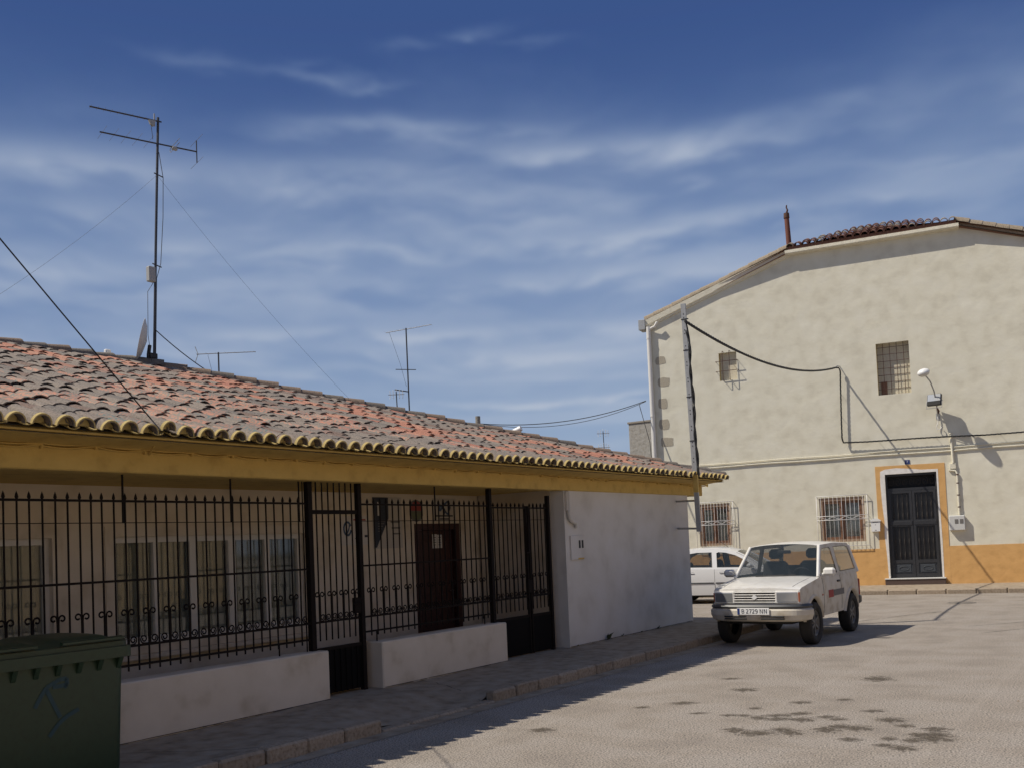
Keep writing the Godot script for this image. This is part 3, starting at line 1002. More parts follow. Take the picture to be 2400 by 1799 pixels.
	# bare stones showing through the render near the corner
	for q in [[-6.36, 7.71, 0.36, 0.28], [-6.29, 6.98, 0.44, 0.32], [-6.36, 6.28, 0.34, 0.36], [-6.34, 5.58, 0.36, 0.36], [-6.27, 4.99, 0.46, 0.32]]:
		var b := begin()
		var pts := PackedVector2Array()
		for k in 12:
			var a := TAU * k / 12
			var c := Vector2(cos(a), sin(a))
			c = Vector2(signf(c.x) * pow(absf(c.x), 0.45), signf(c.y) * pow(absf(c.y), 0.45))
			pts.append(Vector2(q[0], q[1]) + c * Vector2(q[2], q[3]) * 0.5 * rng.randf_range(0.86, 1.05))
		slab(b, pts, [], 0.006, Transform3D(Basis(), Vector3(0, 0, 0.006)))
		part(C, "bare_stone", b, M.stone_patch)
	make_cream_roof(C)

func make_iron_door(C: Node3D):
	var D := Node3D.new()
	D.name = "iron_door"
	C.add_child(D)
	# black board, its colour standing for the unlit room behind, and glass behind the bars
	var shade_board := begin()
	box(shade_board, Vector3(0.3, 0.2, -0.49), Vector3(1.95, 3.55, -0.40))
	part(D, "backing", shade_board, M.black)
	var fr := begin()
	slab(fr, rect(0.412, 0.327, 1.838, 3.443), [rect(0.46, 3.02, 1.79, 3.38), rect(0.46, 0.34, 1.79, 2.94)], 0.08, Transform3D(Basis(), Vector3(0, 0, -0.10)))
	part(D, "door_frame", fr, M.door_iron)
	var tr := begin()
	for k in 7:
		var cx := 0.56 + 0.19 * k
		var pts := []
		for j in 15:
			var a := 2.6 * PI * j / 14.0
			var r := 0.03 + 0.075 * j / 14.0
			pts.append(Vector3(cx + cos(a) * r * 0.9, 3.20 + sin(a) * r * 1.3, -0.13))
		tube(tr, pts, 0.009, 4)
	part(D, "transom_scrollwork", tr, M.door_bar)
	for side in 2:
		var L := D
		var x0 := 0.465 + 0.665 * side
		var x1 := x0 + 0.655
		var ls := begin()
		slab(ls, rect(x0, 0.345, x1, 2.935), [rect(x0 + 0.07, 2.06, x1 - 0.07, 2.86), rect(x0 + 0.07, 0.86, x1 - 0.07, 1.86), rect(x0 + 0.08, 0.45, x1 - 0.08, 0.76)], 0.05, Transform3D(Basis(), Vector3(0, 0, -0.09)))
		part(L, "leaf_frame", ls, M.door_iron)
		var ps := begin()
		cbox(ps, Vector3(x0 + 0.08, 0.45, -0.135), Vector3(x1 - 0.08, 0.76, -0.115), 0.004)
		cbox(ps, Vector3(x0 + 0.12, 0.49, -0.116), Vector3(x1 - 0.12, 0.72, -0.098), 0.014)
		part(L, "lower_panel", ps, M.door_panel)
		var os := begin()
		var pts := []
		for j in 21:
			var a := TAU * j / 20.0
			pts.append(Vector3((x0 + x1) * 0.5 + cos(a) * 0.13, 0.605 + sin(a) * 0.06, -0.093))
		tube(os, pts, 0.008, 4)
		part(L, "oval_moulding", os, M.door_panel)
		var ms := begin()
		cbox(ms, Vector3(x0 + 0.02, 1.90, -0.092), Vector3(x1 - 0.02, 2.02, -0.075), 0.01)
		part(L, "lock_rail", ms, M.door_iron)
		for k in 4:
			var bx := x0 + 0.13 + 0.131 * k
			for seg in [[2.06, 2.86], [0.86, 1.86]]:
				var b := begin()
				tube(b, [Vector3(bx, seg[0], -0.115), Vector3(bx, seg[1], -0.115)], 0.009, 6)
				for kk in [0.16, 0.55]:
					lathe(b, [Vector2(0.0, 0.10), Vector2(0.014, 0.08), Vector2(0.021, 0.02), Vector2(0.021, -0.02), Vector2(0.014, -0.08), Vector2(0.0, -0.10)], 8, Transform3D(Basis(), Vector3(bx, lerpf(seg[0], seg[1], kk), -0.115)))
				part(L, "bar", b, M.door_bar)
		var gl := begin()
		box(gl, Vector3(x0 + 0.07, 0.86, -0.142), Vector3(x1 - 0.07, 2.86, -0.138))
		part(L, "pane", gl, M.door_glass)

func make_barred_window(C: Node3D, w: Array):
	var W := Node3D.new()
	W.name = "window"
	C.add_child(W, true)
	var x0: float = w[0]
	var y0: float = w[1]
	var x1: float = w[2]
	var y1: float = w[3]
	var xm := (x0 + x1) * 0.5
	var fs := begin()
	slab(fs, rect(x0 + 0.002, y0 + 0.002, x1 - 0.002, y1 - 0.002), [rect(x0 + 0.09, y0 + 0.08, x1 - 0.09, y1 - 0.10)], 0.06, Transform3D(Basis(), Vector3(0, 0, -0.03)))
	part(W, "frame", fs, M.brown_frame_light)
	for k in 2:
		var a := x0 + 0.092 + (xm - x0 - 0.092) * k
		var b := a + (xm - x0 - 0.095)
		var ss := begin()
		slab(ss, rect(a, y0 + 0.082, b, y1 - 0.102), [rect(a + 0.07, y0 + 0.16, b - 0.07, y1 - 0.18)], 0.04, Transform3D(Basis(), Vector3(0, 0, -0.052 - 0.045 * k)))
		part(W, "sash", ss, M.brown_frame)
		var gs := begin()
		box(gs, Vector3(a + 0.065, y0 + 0.15, -0.075 - 0.045 * k), Vector3(b - 0.065, y1 - 0.17, -0.071 - 0.045 * k))
		part(W, "pane", gs, M.glass)
		var bs := begin(0)
		for j in 20:
			var xa := lerpf(a, b, j / 20.0)
			var xb := lerpf(a, b, (j + 1) / 20.0)
			quad(bs, Vector3(xa, y0, -0.30 + 0.02 * sin(xa * 60.0)), Vector3(xb, y0, -0.30 + 0.02 * sin(xb * 60.0)), Vector3(xb, y1, -0.30 + 0.02 * sin(xb * 60.0)), Vector3(xa, y1, -0.30 + 0.02 * sin(xa * 60.0)))
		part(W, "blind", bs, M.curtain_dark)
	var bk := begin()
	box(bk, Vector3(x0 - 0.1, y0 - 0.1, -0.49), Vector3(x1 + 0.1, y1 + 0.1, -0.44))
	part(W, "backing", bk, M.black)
	# white cage of bars standing off the wall
	var gx0 := x0 - 0.07
	var gx1 := x1 + 0.09
	var gy0 := y0 - 0.12
	var gy1 := y1 + 0.05
	var cg := Node3D.new()
	cg.name = "window_grille"
	C.add_child(cg, true)
	var n := 12
	for k in n + 1:
		var bx := lerpf(gx0, gx1, float(k) / n)
		var b := begin()
		var r := 0.010 if k == 0 or k == n else 0.005
		tube(b, [Vector3(bx, gy1, -0.01), Vector3(bx, gy1, 0.085), Vector3(bx, gy0, 0.085), Vector3(bx, gy0, -0.01)], r, 5)
		part(cg, "bar", b, M.white_iron)
	for y in [lerpf(gy0, gy1, 0.52), lerpf(gy0, gy1, 0.60), gy0, gy1]:
		var b := begin()
		tube(b, [Vector3(gx0, y, -0.01), Vector3(gx0, y, 0.09), Vector3(gx1, y, 0.09), Vector3(gx1, y, -0.01)], 0.009, 5)
		part(cg, "rail", b, M.white_iron)
	var zz := begin()
	var ym := lerpf(gy0, gy1, 0.56)
	var wave := []
	for k in 41:
		wave.append(Vector3(lerpf(gx0, gx1, k / 40.0), ym + 0.035 * sin(k * PI / 5.0), 0.09))
	tube(zz, wave, 0.006, 4)
	part(cg, "wavy_rail", zz, M.white_iron)

func make_cream_roof(C: Node3D):
	var R := Node3D.new()
	R.name = "roof"
	C.add_child(R)
	# slopes behind the wall head: two flanks and the clipped front
	var rid := Vector3(0.4, 11.56, -1.9)
	var rb := Vector3(0.4, 11.56, -12.6)
	var fl := Vector3(-2.05, 10.70, 0.22)
	var fr := Vector3(2.82, 10.70, 0.22)
	var ll := Vector3(-7.0, 8.97, -0.02)
	var lr := Vector3(7.8, 8.97, -0.02)
	var ds := begin()
	for off in [Vector3.ZERO, Vector3(0, -0.12, 0)]:
		tri(ds, fl + off, fr + off, rid + off)
		quad(ds, ll + off, fl + off, rid + off, Vector3(-7.0, 8.95, -12.6) + off)
		tri(ds, rid + off, rb + off, Vector3(-7.0, 8.95, -12.6) + off)
		quad(ds, lr + off, fr + off, rid + off, Vector3(7.8, 8.95, -12.6) + off)
		tri(ds, rid + off, rb + off, Vector3(7.8, 8.95, -12.6) + off)
	part(R, "roof_deck", ds, M.brown_tile)
	# gutter board and shadowed soffit across the clipped front
	var gs := begin()
	sweep(gs, [Vector3(-2.12, 10.52, 0.0), Vector3(2.86, 10.52, 0.0)], PackedVector2Array([Vector2(0.0, 0.0), Vector2(0.22, 0.02), Vector2(0.235, 0.04), Vector2(0.235, 0.13), Vector2(0.22, 0.13), Vector2(0.0, 0.11)]))
	part(R, "gutter", gs, M.cream_trim)
	var mb := begin()
	cbox(mb, Vector3(-2.03, 10.655, -0.1), Vector3(2.80, 10.765, 0.225), 0.02)
	part(R, "mortar_bed", mb, M.brown_tile)
	var tile := barrel(0.115, 0.10, 0.45, 0.018, 7, 1.05)
	var slope := Basis(Vector3.RIGHT, atan(0.42))
	for row in 5:
		for k in 22:
			var x := -1.96 + 0.222 * k
			if absf(x - 0.385) > 2.42 * (1.0 - 0.36 * row / 2.1):
				continue
			part(R, "roof_tile", tile, M.brown_tile if rng.randf() < 0.75 else M.verge_tile, Transform3D(slope * Basis(Vector3.UP, rng.randf_range(-0.04, 0.04)) * Basis(Vector3.RIGHT, -0.04), Vector3(x, 10.715 + 0.151 * row + rng.randf_range(0, 0.01), 0.25 - 0.36 * row)))
	# sloping verges: plaster moulding under a row of mortared tiles
	var left_d := Vector3(-2.05 + 6.95, 10.66 - 8.98, 0).normalized()
	var ms := begin()
	sweep(ms, [Vector3(-6.86, 8.82, 0), Vector3(-1.98, 10.50, 0)], PackedVector2Array([Vector2(0.0, 0.0), Vector2(0.05, 0.0), Vector2(0.06, 0.05), Vector2(0.10, 0.07), Vector2(0.115, 0.24), Vector2(0.0, 0.26)]))
	part(R, "verge_moulding", ms, M.cream_trim)
	var ms2 := begin()
	sweep(ms2, [Vector3(2.86, 10.60, 0), Vector3(7.68, 8.92, 0)], PackedVector2Array([Vector2(0.0, 0.0), Vector2(0.08, 0.02), Vector2(0.10, 0.12), Vector2(0.0, 0.13)]))
	part(R, "verge_moulding", ms2, M.verge_tile)
	var cap := barrel(0.17, 0.15, 0.42, 0.03, 7)
	var lb := Basis.looking_at(left_d, Vector3.UP)
	for k in 15:
		var p := Vector3(-6.95, 9.07, -0.10).lerp(Vector3(-2.12, 10.76, -0.10), (k + 0.4) / 15.0)
		part(R, "verge_tile", cap, M.verge_tile, Transform3D(lb * Basis(Vector3.UP, rng.randf_range(-0.03, 0.03)), p + Vector3(0, rng.randf_range(-0.012, 0.012), 0)))
	var rbz := Basis.looking_at(Vector3(-left_d.x, left_d.y, 0), Vector3.UP)
	for k in 14:
		var p := Vector3(7.7, 8.98, 0.03).lerp(Vector3(2.92, 10.70, 0.03), (k + 0.4) / 14.0)
		part(R, "verge_tile", cap, M.verge_tile, Transform3D(rbz * Basis(Vector3.UP, rng.randf_range(-0.03, 0.03)), p + Vector3(0, rng.randf_range(-0.012, 0.012), 0)))
	# downpipe and the end of the side gutter
	var D := Node3D.new()
	D.name = "downpipe"
	C.add_child(D)
	var ps := begin()
	tube(ps, [Vector3(-6.70, 8.86, 0.09), Vector3(-6.70, 0.3, 0.09)], 0.075, 12)
	part(D, "pipe", ps, M.pvc)
	var es := begin()
	tube(es, [Vector3(-6.36, 8.98, 0.17), Vector3(-6.46, 8.84, 0.15), Vector3(-6.62, 8.80, 0.10), Vector3(-6.68, 8.72, 0.10)], 0.045, 8)
	part(D, "elbow", es, M.pvc)
	for y in [8.45, 5.85, 3.4]:
		var cs := begin()
		tube(cs, [Vector3(-6.70, y, 0.09), Vector3(-6.70, y + 0.05, 0.09)], 0.084, 12)
		part(D, "clip", cs, M.pvc)
	var gp := begin()
	cbox(gp, Vector3(-7.02, 8.78, -0.3), Vector3(-6.79, 9.12, 0.16), 0.01)
	part(C, "side_gutter_end", gp, M.zinc)

# ---------------------------------------------------------------- what shows over the roofs
func make_background():
	var N := thing("neighbour_house", "low grey rendered house hidden behind the tiled roof ridge", "house", Vector3(16, 0, -19))
	var st := begin()
	cbox(st, Vector3(0, 0, 0), Vector3(15, 5.55, 5.6), 0.02)
	part(N, "wall", st, M.grey_render)
	var rs := begin()
	cbox(rs, Vector3(-0.2, 5.551, -0.2), Vector3(15.2, 5.75, 5.8), 0.03)
	part(N, "roof", rs, M.concrete)
	var G := thing("grey_building", "bare grey cement rendered building behind the white downpipe", "building", Vector3(39.5, 0, -12.0))
	var gs := begin()
	cbox(gs, Vector3(0, 0, 0), Vector3(7, 7.0, 3.6), 0.02)
	part(G, "wall", gs, M.grey_render)
	var cs := begin()
	cbox(cs, Vector3(-0.04, 7.001, -0.04), Vector3(7, 7.09, 3.6), 0.01)
	part(G, "coping", cs, M.concrete)
	var B := thing("back_house", "small tile roofed house whose eave peeps beside the grey building", "house", Vector3(33.5, 0, -16.5))
	var bs := begin()
	cbox(bs, Vector3(0, 0, 0), Vector3(4.6, 5.2, 4.4), 0.02)
	part(B, "wall", bs, M.grey_render)
	var br := begin()
	sweep(br, [Vector3(-0.3, 0, 2.2), Vector3(5.0, 0, 2.2)], PackedVector2Array([Vector2(-2.5, 5.15), Vector2(2.5, 5.15), Vector2(2.5, 5.3), Vector2(0, 5.62), Vector2(-2.5, 5.3)]))
	part(B, "roof", br, M.brown_tile)
	var P := thing("concrete_pole", "short grey concrete utility pole rising behind the roof hip", "utility pole", Vector3(23.82, 0, -9.0))
	var ps := begin()
	tube(ps, [Vector3.ZERO, Vector3(0, 5.72, 0)], 0.095, 10, 0.075)
	part(P, "shaft", ps, M.concrete)
	var hs := begin()
	tube(hs, [Vector3(-0.02, 5.36, 0), Vector3(-0.18, 5.30, 0.05), Vector3(-0.24, 5.22, 0.05)], 0.025, 6)
	part(P, "cable_clamp", hs, M.dark_metal)

# ---------------------------------------------------------------- iron fence and gates
func spear_bar(y0: float, y1: float, spear := true) -> ArrayMesh:
	var key := "%.3f_%.3f_%s" % [y0, y1, spear]
	if not bar_meshes.has(key):
		var st := begin()
		box(st, Vector3(-0.0065, y0, -0.0065), Vector3(0.0065, y1, 0.0065))
		if spear:
			st.set_smooth_group(0)
			lathe(st, [Vector2(0.008, y1), Vector2(0.018, y1 + 0.018), Vector2(0.012, y1 + 0.045), Vector2(0.0, y1 + 0.075)], 6)
		bar_meshes[key] = finish(st)
	return bar_meshes[key]

func spiral_mesh() -> ArrayMesh:
	if not bar_meshes.has("spiral"):
		var st := begin()
		var pts := [Vector3(-0.05, 0, 0)]
		for j in 19:
			var a := -PI / 2 + TAU * 1.35 * j / 18.0
			var r := 0.042 - 0.028 * j / 18.0
			pts.append(Vector3(cos(a) * r, 0.045 + sin(a) * r, 0))
		tube(st, pts, 0.008, 4)
		bar_meshes["spiral"] = finish(st)
	return bar_meshes["spiral"]

func curl_mesh() -> ArrayMesh:
	if not bar_meshes.has("curl"):
		var st := begin()
		box(st, Vector3(-0.013, 0.0, 0.008), Vector3(0.013, 0.30, 0.016))
		for s in [-1.0, 1.0]:
			var pts := [Vector3(0, 0.24, 0.012), Vector3(s * 0.008, 0.29, 0.012)]
			for j in 15:
				var a := PI - TAU * 0.9 * j / 14.0
				var r := 0.032 - 0.014 * j / 14.0
				pts.append(Vector3(s * (0.042 + cos(a) * r), 0.315 + sin(a) * r, 0.012))
			tube(st, pts, 0.009, 4)
		bar_meshes["curl"] = finish(st)
	return bar_meshes["curl"]

func rail(parent: Node, called: String, x0: float, x1: float, y: float, r := 0.011, h := -1.0):
	var st := begin()
	if h < 0.0:
		h = r
	box(st, Vector3(x0, y - h, -r), Vector3(x1, y + h, r))
	part(parent, called, st, M.iron)

func post(parent: Node, called: String, x: float, y0: float, y1: float, r := 0.025):
	var st := begin()
	cbox(st, Vector3(x - r, y0, -r), Vector3(x + r, y1, r), 0.003)
	part(parent, called, st, M.iron)

# bars, scrolls and rails between x0 and x1 (local)
func railing(F: Node3D, x0: float, x1: float, first: float, spacing: float):
	rail(F, "top_rail", x0, x1, 2.423)
	rail(F, "middle_rail", x0, x1, 1.655)
	rail(F, "scroll_rail", x0, x1, 1.02)
	rail(F, "bottom_rail", x0, x1, 0.835)
	rail(F, "tie_wire", x0, x1, 2.213, 0.004)
	var k := 0
	var x := first
	while x < x1 - 0.03:
		part(F, "bar", spear_bar(0.78, 2.43), M.iron, Transform3D(Basis(Vector3.UP, rng.randf_range(-0.1, 0.1)) * Basis(Vector3.BACK, rng.randf_range(-0.003, 0.003)), Vector3(x, 0, 0)))
		part(F, "scroll", spiral_mesh(), M.iron, Transform3D(Basis(Vector3.UP, PI * (k % 2)), Vector3(x + spacing * 0.5, 1.03, 0)))
		if k % 2 == 0:
			part(F, "double_curl", curl_mesh(), M.iron, Transform3D(Basis(), Vector3(x, 1.03, 0)))
		x += spacing
		k += 1

func make_fence():
	var z := -0.16
	var A := thing("iron_fence", "long black spear topped iron fence on the low wall before the porch windows", "fence", Vector3(0, 0, z))
	var h: Node3D = A
	railing(h, 3.0, 8.14, 3.13, 0.119)
	for x in [3.1, 4.42, 5.73, 7.04]:
		post(h, "stay", x, 2.21, 2.695, 0.009)
	for x in [3.2, 5.63, 7.66]:
		post(h, "foot", x, 0.69, 0.84, 0.008)
	post(h, "stay", 8.03, 2.21, 2.695, 0.008)
	post(h, "stay", 8.085, 0.70, 2.695, 0.007)
	rebase(A, Vector3(8.1, 0.70, 0))
	var B := thing("iron_fence", "shorter black spear topped iron fence between the two gates before the red door", "fence", Vector3(0, 0, z))
	h = B
	railing(h, 9.06, 11.79, 9.19, 0.119)
	post(h, "stay", 10.55, 2.21, 2.695, 0.009)
	post(h, "foot", 9.28, 0.69, 0.84, 0.008)
	post(h, "foot", 11.6, 0.69, 0.84, 0.008)
	rebase(B, Vector3(10.4, 0.70, 0))
	# single gate
	var G := thing("iron_gate", "single black iron gate with sheet metal foot between two tall posts", "gate", Vector3(0, 0, z))
	h = G
	post(h, "gate_post", 8.175, 0.11, 2.695, 0.036)
	post(h, "gate_post", 9.02, 0.11, 2.695, 0.032)
	rail(h, "cross_rail", 8.21, 8.99, 2.324, 0.016, 0.024)
	rail(h, "scroll_rail", 8.21, 8.99, 1.02)
	rail(h, "sheet_rail", 8.21, 8.99, 0.70, 0.014, 0.02)
	for k in 7:
		var x := 8.30 + 0.10 * k
		part(h, "bar", spear_bar(0.80, 2.685, false), M.iron, Transform3D(Basis(), Vector3(x, 0, 0)))
		part(h, "scroll", spiral_mesh(), M.iron, Transform3D(Basis(Vector3.UP, PI * (k % 2)), Vector3(x + 0.05, 1.03, 0)))
		if k % 2 == 0:
			part(h, "double_curl", curl_mesh(), M.iron, Transform3D(Basis(), Vector3(x, 1.03, 0)))
	var st := begin()
	box(st, Vector3(8.215, 0.17, -0.012), Vector3(8.985, 0.68, -0.006))
	for k in 8:
		box(st, Vector3(8.24 + 0.095 * k, 0.17, -0.0055), Vector3(8.262 + 0.095 * k, 0.68, 0.008))
	part(h, "sheet_panel", st, M.gate_sheet)
	var lk := begin()
	cbox(lk, Vector3(8.88, 1.08, -0.025), Vector3(8.99, 1.27, 0.025), 0.004)
	part(h, "lock_box", lk, M.iron)
	var hd := begin()
	tube(hd, [Vector3(8.93, 1.21, 0.02), Vector3(8.93, 1.21, 0.07), Vector3(8.80, 1.20, 0.07)], 0.009, 6)
	part(h, "handle", hd, M.iron)
	var hg := begin()
	cbox(hg, Vector3(8.12, 2.02, -0.02), Vector3(8.138, 2.22, 0.05), 0.003)
	part(h, "hinge", hg, M.iron)
	rebase(G, Vector3(8.6, 0.13, 0))
	# double gate
	var D := thing("double_gate", "wide two leaf black iron gate with solid sheet foot beside the white wall", "gate", Vector3(0, 0, z))
	h = D
	post(h, "gate_post", 11.82, 0.68, 2.695, 0.034)
	post(h, "gate_post", 13.44, 0.11, 2.60, 0.03)
	rail(h, "tie_wire", 11.86, 13.41, 2.213, 0.004)
	for leaf in [[11.87, 12.80, 0.70], [12.86, 13.40, 0.72]]:
		var x0: float = leaf[0]
		var x1: float = leaf[1]
		post(h, "meeting_stile", x1 - 0.01 if x0 < 12.0 else x0, 0.14, 2.43, 0.018)
		rail(h, "top_rail", x0, x1, 2.40, 0.012)
		rail(h, "scroll_rail", x0, x1, 1.02)
		rail(h, "sheet_rail", x0, x1, 0.72, 0.012, 0.02)
		var sh := begin()
		box(sh, Vector3(x0, 0.15, -0.006), Vector3(x1, 0.71, 0.006))
		part(h, "sheet_panel", sh, M.gate_sheet)
		var n := int((x1 - x0) / 0.105)
		for k in n:
			var x := x0 + (x1 - x0) * (k + 0.5) / n
			part(h, "bar", spear_bar(0.82, 2.41), M.iron, Transform3D(Basis(), Vector3(x, 0, 0)))
			part(h, "scroll", spiral_mesh(), M.iron, Transform3D(Basis(Vector3.UP, PI * (k % 2)), Vector3(x + 0.05, 1.03, 0)))
			if k % 2 == 0:
				part(h, "double_curl", curl_mesh(), M.iron, Transform3D(Basis(), Vector3(x, 1.03, 0)))
	var bolt := begin()
	tube(bolt, [Vector3(12.80, 2.15, 0.03), Vector3(12.80, 1.75, 0.03), Vector3(12.77, 1.70, 0.05), Vector3(12.68, 1.70, 0.06)], 0.014, 6)
	part(h, "drop_bolt", bolt, M.iron)
	var lb := begin()
	cbox(lb, Vector3(12.75, 1.08, -0.02), Vector3(12.87, 1.28, 0.03), 0.004)
	part(h, "lock_box", lb, M.iron)
	rebase(D, Vector3(12.6, 0.13, 0))

# parts are laid out in the street's own axes; then the thing's origin goes to its base
func rebase(t: Node3D, to: Vector3):
	for c in t.get_children():
		c.position -= to
	t.position += to

# the other side of the street, behind the viewer: what the porch panes mirror and what throws warm light back into the shade
func make_opposite_side():
	var O := thing("opposite_house", "long ochre house on the other side of the street", "house", Vector3(4, 0, 19))
	var st := begin()
	slab(st, rect(-22, 0, 24, 6.2), [rect(-6, 1.0, -4.8, 2.3), rect(-1, 1.0, 0.2, 2.3), rect(4, 1.0, 5.2, 2.3), rect(9, 0.1, 10.2, 2.4)], 0.4, Transform3D(Basis(Vector3.UP, PI), Vector3.ZERO))
	part(O, "wall", st, M.ochre)
	var b := begin()
	cbox(b, Vector3(-24, 0, 0.45), Vector3(22, 6.3, 9), 0.05)
	part(O, "body", b, M.ochre)
	var r := begin()
	cbox(r, Vector3(-24.4, 6.31, -0.4), Vector3(22.4, 6.5, 9.4), 0.05)
	part(O, "roof", r, M.brown_tile)

# ---------------------------------------------------------------- signs in the porch, flat boards on the wall
func board(parent: Node, called: String, pts: PackedVector2Array, z: float, m: Material, thick := 0.004):
	var st := begin()
	slab(st, pts, [], thick, Transform3D(Basis(), Vector3(0, 0, z)))
	part(parent, called, st, m)

func ellipse(cx: float, cy: float, rx: float, ry: float, n := 20) -> PackedVector2Array:
	var out := PackedVector2Array()
	for k in n:
		out.append(Vector2(cx + cos(TAU * k / n) * rx, cy + sin(TAU * k / n) * ry))
	return out

func stroke(parent: Node, called: String, pts: Array, r: float, z: float, m: Material):
	var st := begin()
	for i in pts.size() - 1:
		var a := Vector2(pts[i][0], pts[i][1])
		var b := Vector2(pts[i + 1][0], pts[i + 1][1])
		var d := (b - a).normalized()
		var w := d.orthogonal() * r
		a -= d * r * 0.4
		b += d * r * 0.4
		var zz := z + 0.0003 * (i % 2)
		quad(st, Vector3(a.x - w.x, a.y - w.y, zz), Vector3(a.x + w.x, a.y + w.y, zz), Vector3(b.x + w.x, b.y + w.y, zz), Vector3(b.x - w.x, b.y - w.y, zz))
	part(parent, called, st, m)

func make_porch_signs():
	var z := -1.742
	var p := thing("wall_poster", "white notice board with round blue emblem and red line, seen through the single gate", "sign")
	board(p, "board", rect(10.33, 1.93, 10.92, 2.36), z, M.paper)
	var ring := []
	for k in 15:
		ring.append([10.47 + cos(TAU * k / 16.0 + 0.5) * 0.075, 2.17 + sin(TAU * k / 16.0 + 0.5) * 0.095])
	stroke(p, "emblem", ring, 0.016, z + 0.002, M.print_blue)
	stroke(p, "emblem", [[10.44, 2.24], [10.46, 2.10], [10.50, 2.17], [10.52, 2.25]], 0.012, z + 0.0028, M.print_blue)
	board(p, "red_line", rect(10.60, 2.29, 10.86, 2.312), z + 0.002, M.print_red, 0.001)
	board(p, "text_line", rect(10.62, 2.02, 10.72, 2.035), z + 0.002, M.print_grey, 0.001)
	board(p, "dark_mark", rect(10.83, 2.04, 10.89, 2.075), z + 0.002, M.print_dark, 0.001)
	rebase(p, Vector3(10.6, 1.93, z))
	p = thing("wall_banner", "pale panel with a big dark wedge beside the single gate's right post", "sign")
	board(p, "board", rect(11.02, 1.86, 11.69, 2.645), z, M.paper_warm)
	board(p, "dark_wedge", PackedVector2Array([Vector2(11.025, 2.64), Vector2(11.38, 2.64), Vector2(11.375, 2.32), Vector2(11.09, 1.875), Vector2(11.05, 1.885)]), z + 0.002, M.print_dark, 0.001)
	board(p, "white_bar", rect(11.13, 2.36, 11.165, 2.57), z + 0.004, M.paper, 0.001)
	for k in 5:
		board(p, "text_line", rect(11.13, 2.27 - 0.038 * k, 11.30 - 0.03 * k, 2.284 - 0.038 * k), z + 0.004, M.print_grey, 0.001)
	for k in 3:
		board(p, "text_line", rect(11.42 + 0.02 * k, 2.25 - 0.09 * k, 11.64, 2.275 - 0.09 * k), z + 0.002, M.print_grey, 0.001)
	rebase(p, Vector3(11.35, 1.86, z))
	p = thing("crest_plaque", "small round topped crest with red upper half left above the red door", "sign")
	var shield := PackedVector2Array([Vector2(11.89, 2.52), Vector2(11.89, 2.36), Vector2(11.95, 2.29), Vector2(12.05, 2.26), Vector2(12.15, 2.29), Vector2(12.21, 2.36), Vector2(12.21, 2.52), Vector2(12.15, 2.59), Vector2(12.05, 2.62), Vector2(11.95, 2.59)])
	board(p, "plate", shield, z, M.print_grey, 0.012)
	board(p, "red_field", PackedVector2Array([Vector2(11.915, 2.50), Vector2(11.915, 2.44), Vector2(12.185, 2.44), Vector2(12.185, 2.50), Vector2(12.13, 2.57), Vector2(12.05, 2.60), Vector2(11.97, 2.57)]), z + 0.002, M.print_red, 0.001)
	board(p, "green_field", PackedVector2Array([Vector2(11.915, 2.43), Vector2(11.915, 2.37), Vector2(11.96, 2.31), Vector2(12.05, 2.285), Vector2(12.14, 2.31), Vector2(12.185, 2.37), Vector2(12.185, 2.43)]), z + 0.002, M.print_green, 0.001)
	rebase(p, Vector3(12.05, 2.26, z))
	p = thing("emblem_board", "beige board with dark blue knotted emblem over two dark lines above the red door", "sign")
	board(p, "board", rect(12.46, 2.26, 13.08, 2.645), z, M.paper_warm)
	var e := []
	for k in 22:
		var t := TAU * k / 21.0
		e.append([12.76 + sin(t) * 0.13 + 0.02 * sin(3.0 * t), 2.49 + sin(2.0 * t) * 0.075 + 0.04 * cos(t)])
	stroke(p, "emblem", e, 0.017, z + 0.002, M.print_blue)
	stroke(p, "emblem", [[12.74, 2.62], [12.72, 2.52], [12.78, 2.44], [12.75, 2.38]], 0.02, z + 0.0026, M.print_dark)
	stroke(p, "emblem", [[12.86, 2.60], [12.92, 2.50], [12.88, 2.42]], 0.018, z + 0.0026, M.print_dark)
	board(p, "text_line", rect(12.53, 2.345, 12.99, 2.37), z + 0.002, M.print_dark, 0.001)
	board(p, "text_line", rect(12.64, 2.295, 12.90, 2.318), z + 0.002, M.print_dark, 0.001)
	rebase(p, Vector3(12.77, 2.26, z))
	for k in 2:
		var st := begin()
		var x := 12.50 + 0.132 * k
		slab(st, rect(x, 1.83, x + 0.122, 2.06 - 0.01 * k), [], 0.002, Transform3D(Basis(), Vector3(0, 0, -1.804)))
		var n := thing("door_notice", "white paper notice taped to the dark red door", "notice", Vector3.ZERO, Basis(), "paper notices on the red door")
		part(n, "sheet", st, M.paper)
		for j in 4:
			board(n, "text_line", rect(x + 0.02, 2.0 - 0.04 * j, x + 0.10 - 0.015 * (j % 2), 2.012 - 0.04 * j), -1.8025, M.print_grey, 0.0005)
		rebase(n, Vector3(x + 0.06, 1.83, -1.804))

# ---------------------------------------------------------------- things fixed to the cream wall
func wall_thing(called: String, label: String, category: String, s: float, y: float, off := 0.0, group := "") -> Node3D:
	return thing(called, label, category, on_wall(s, y, off), wall_basis, group)

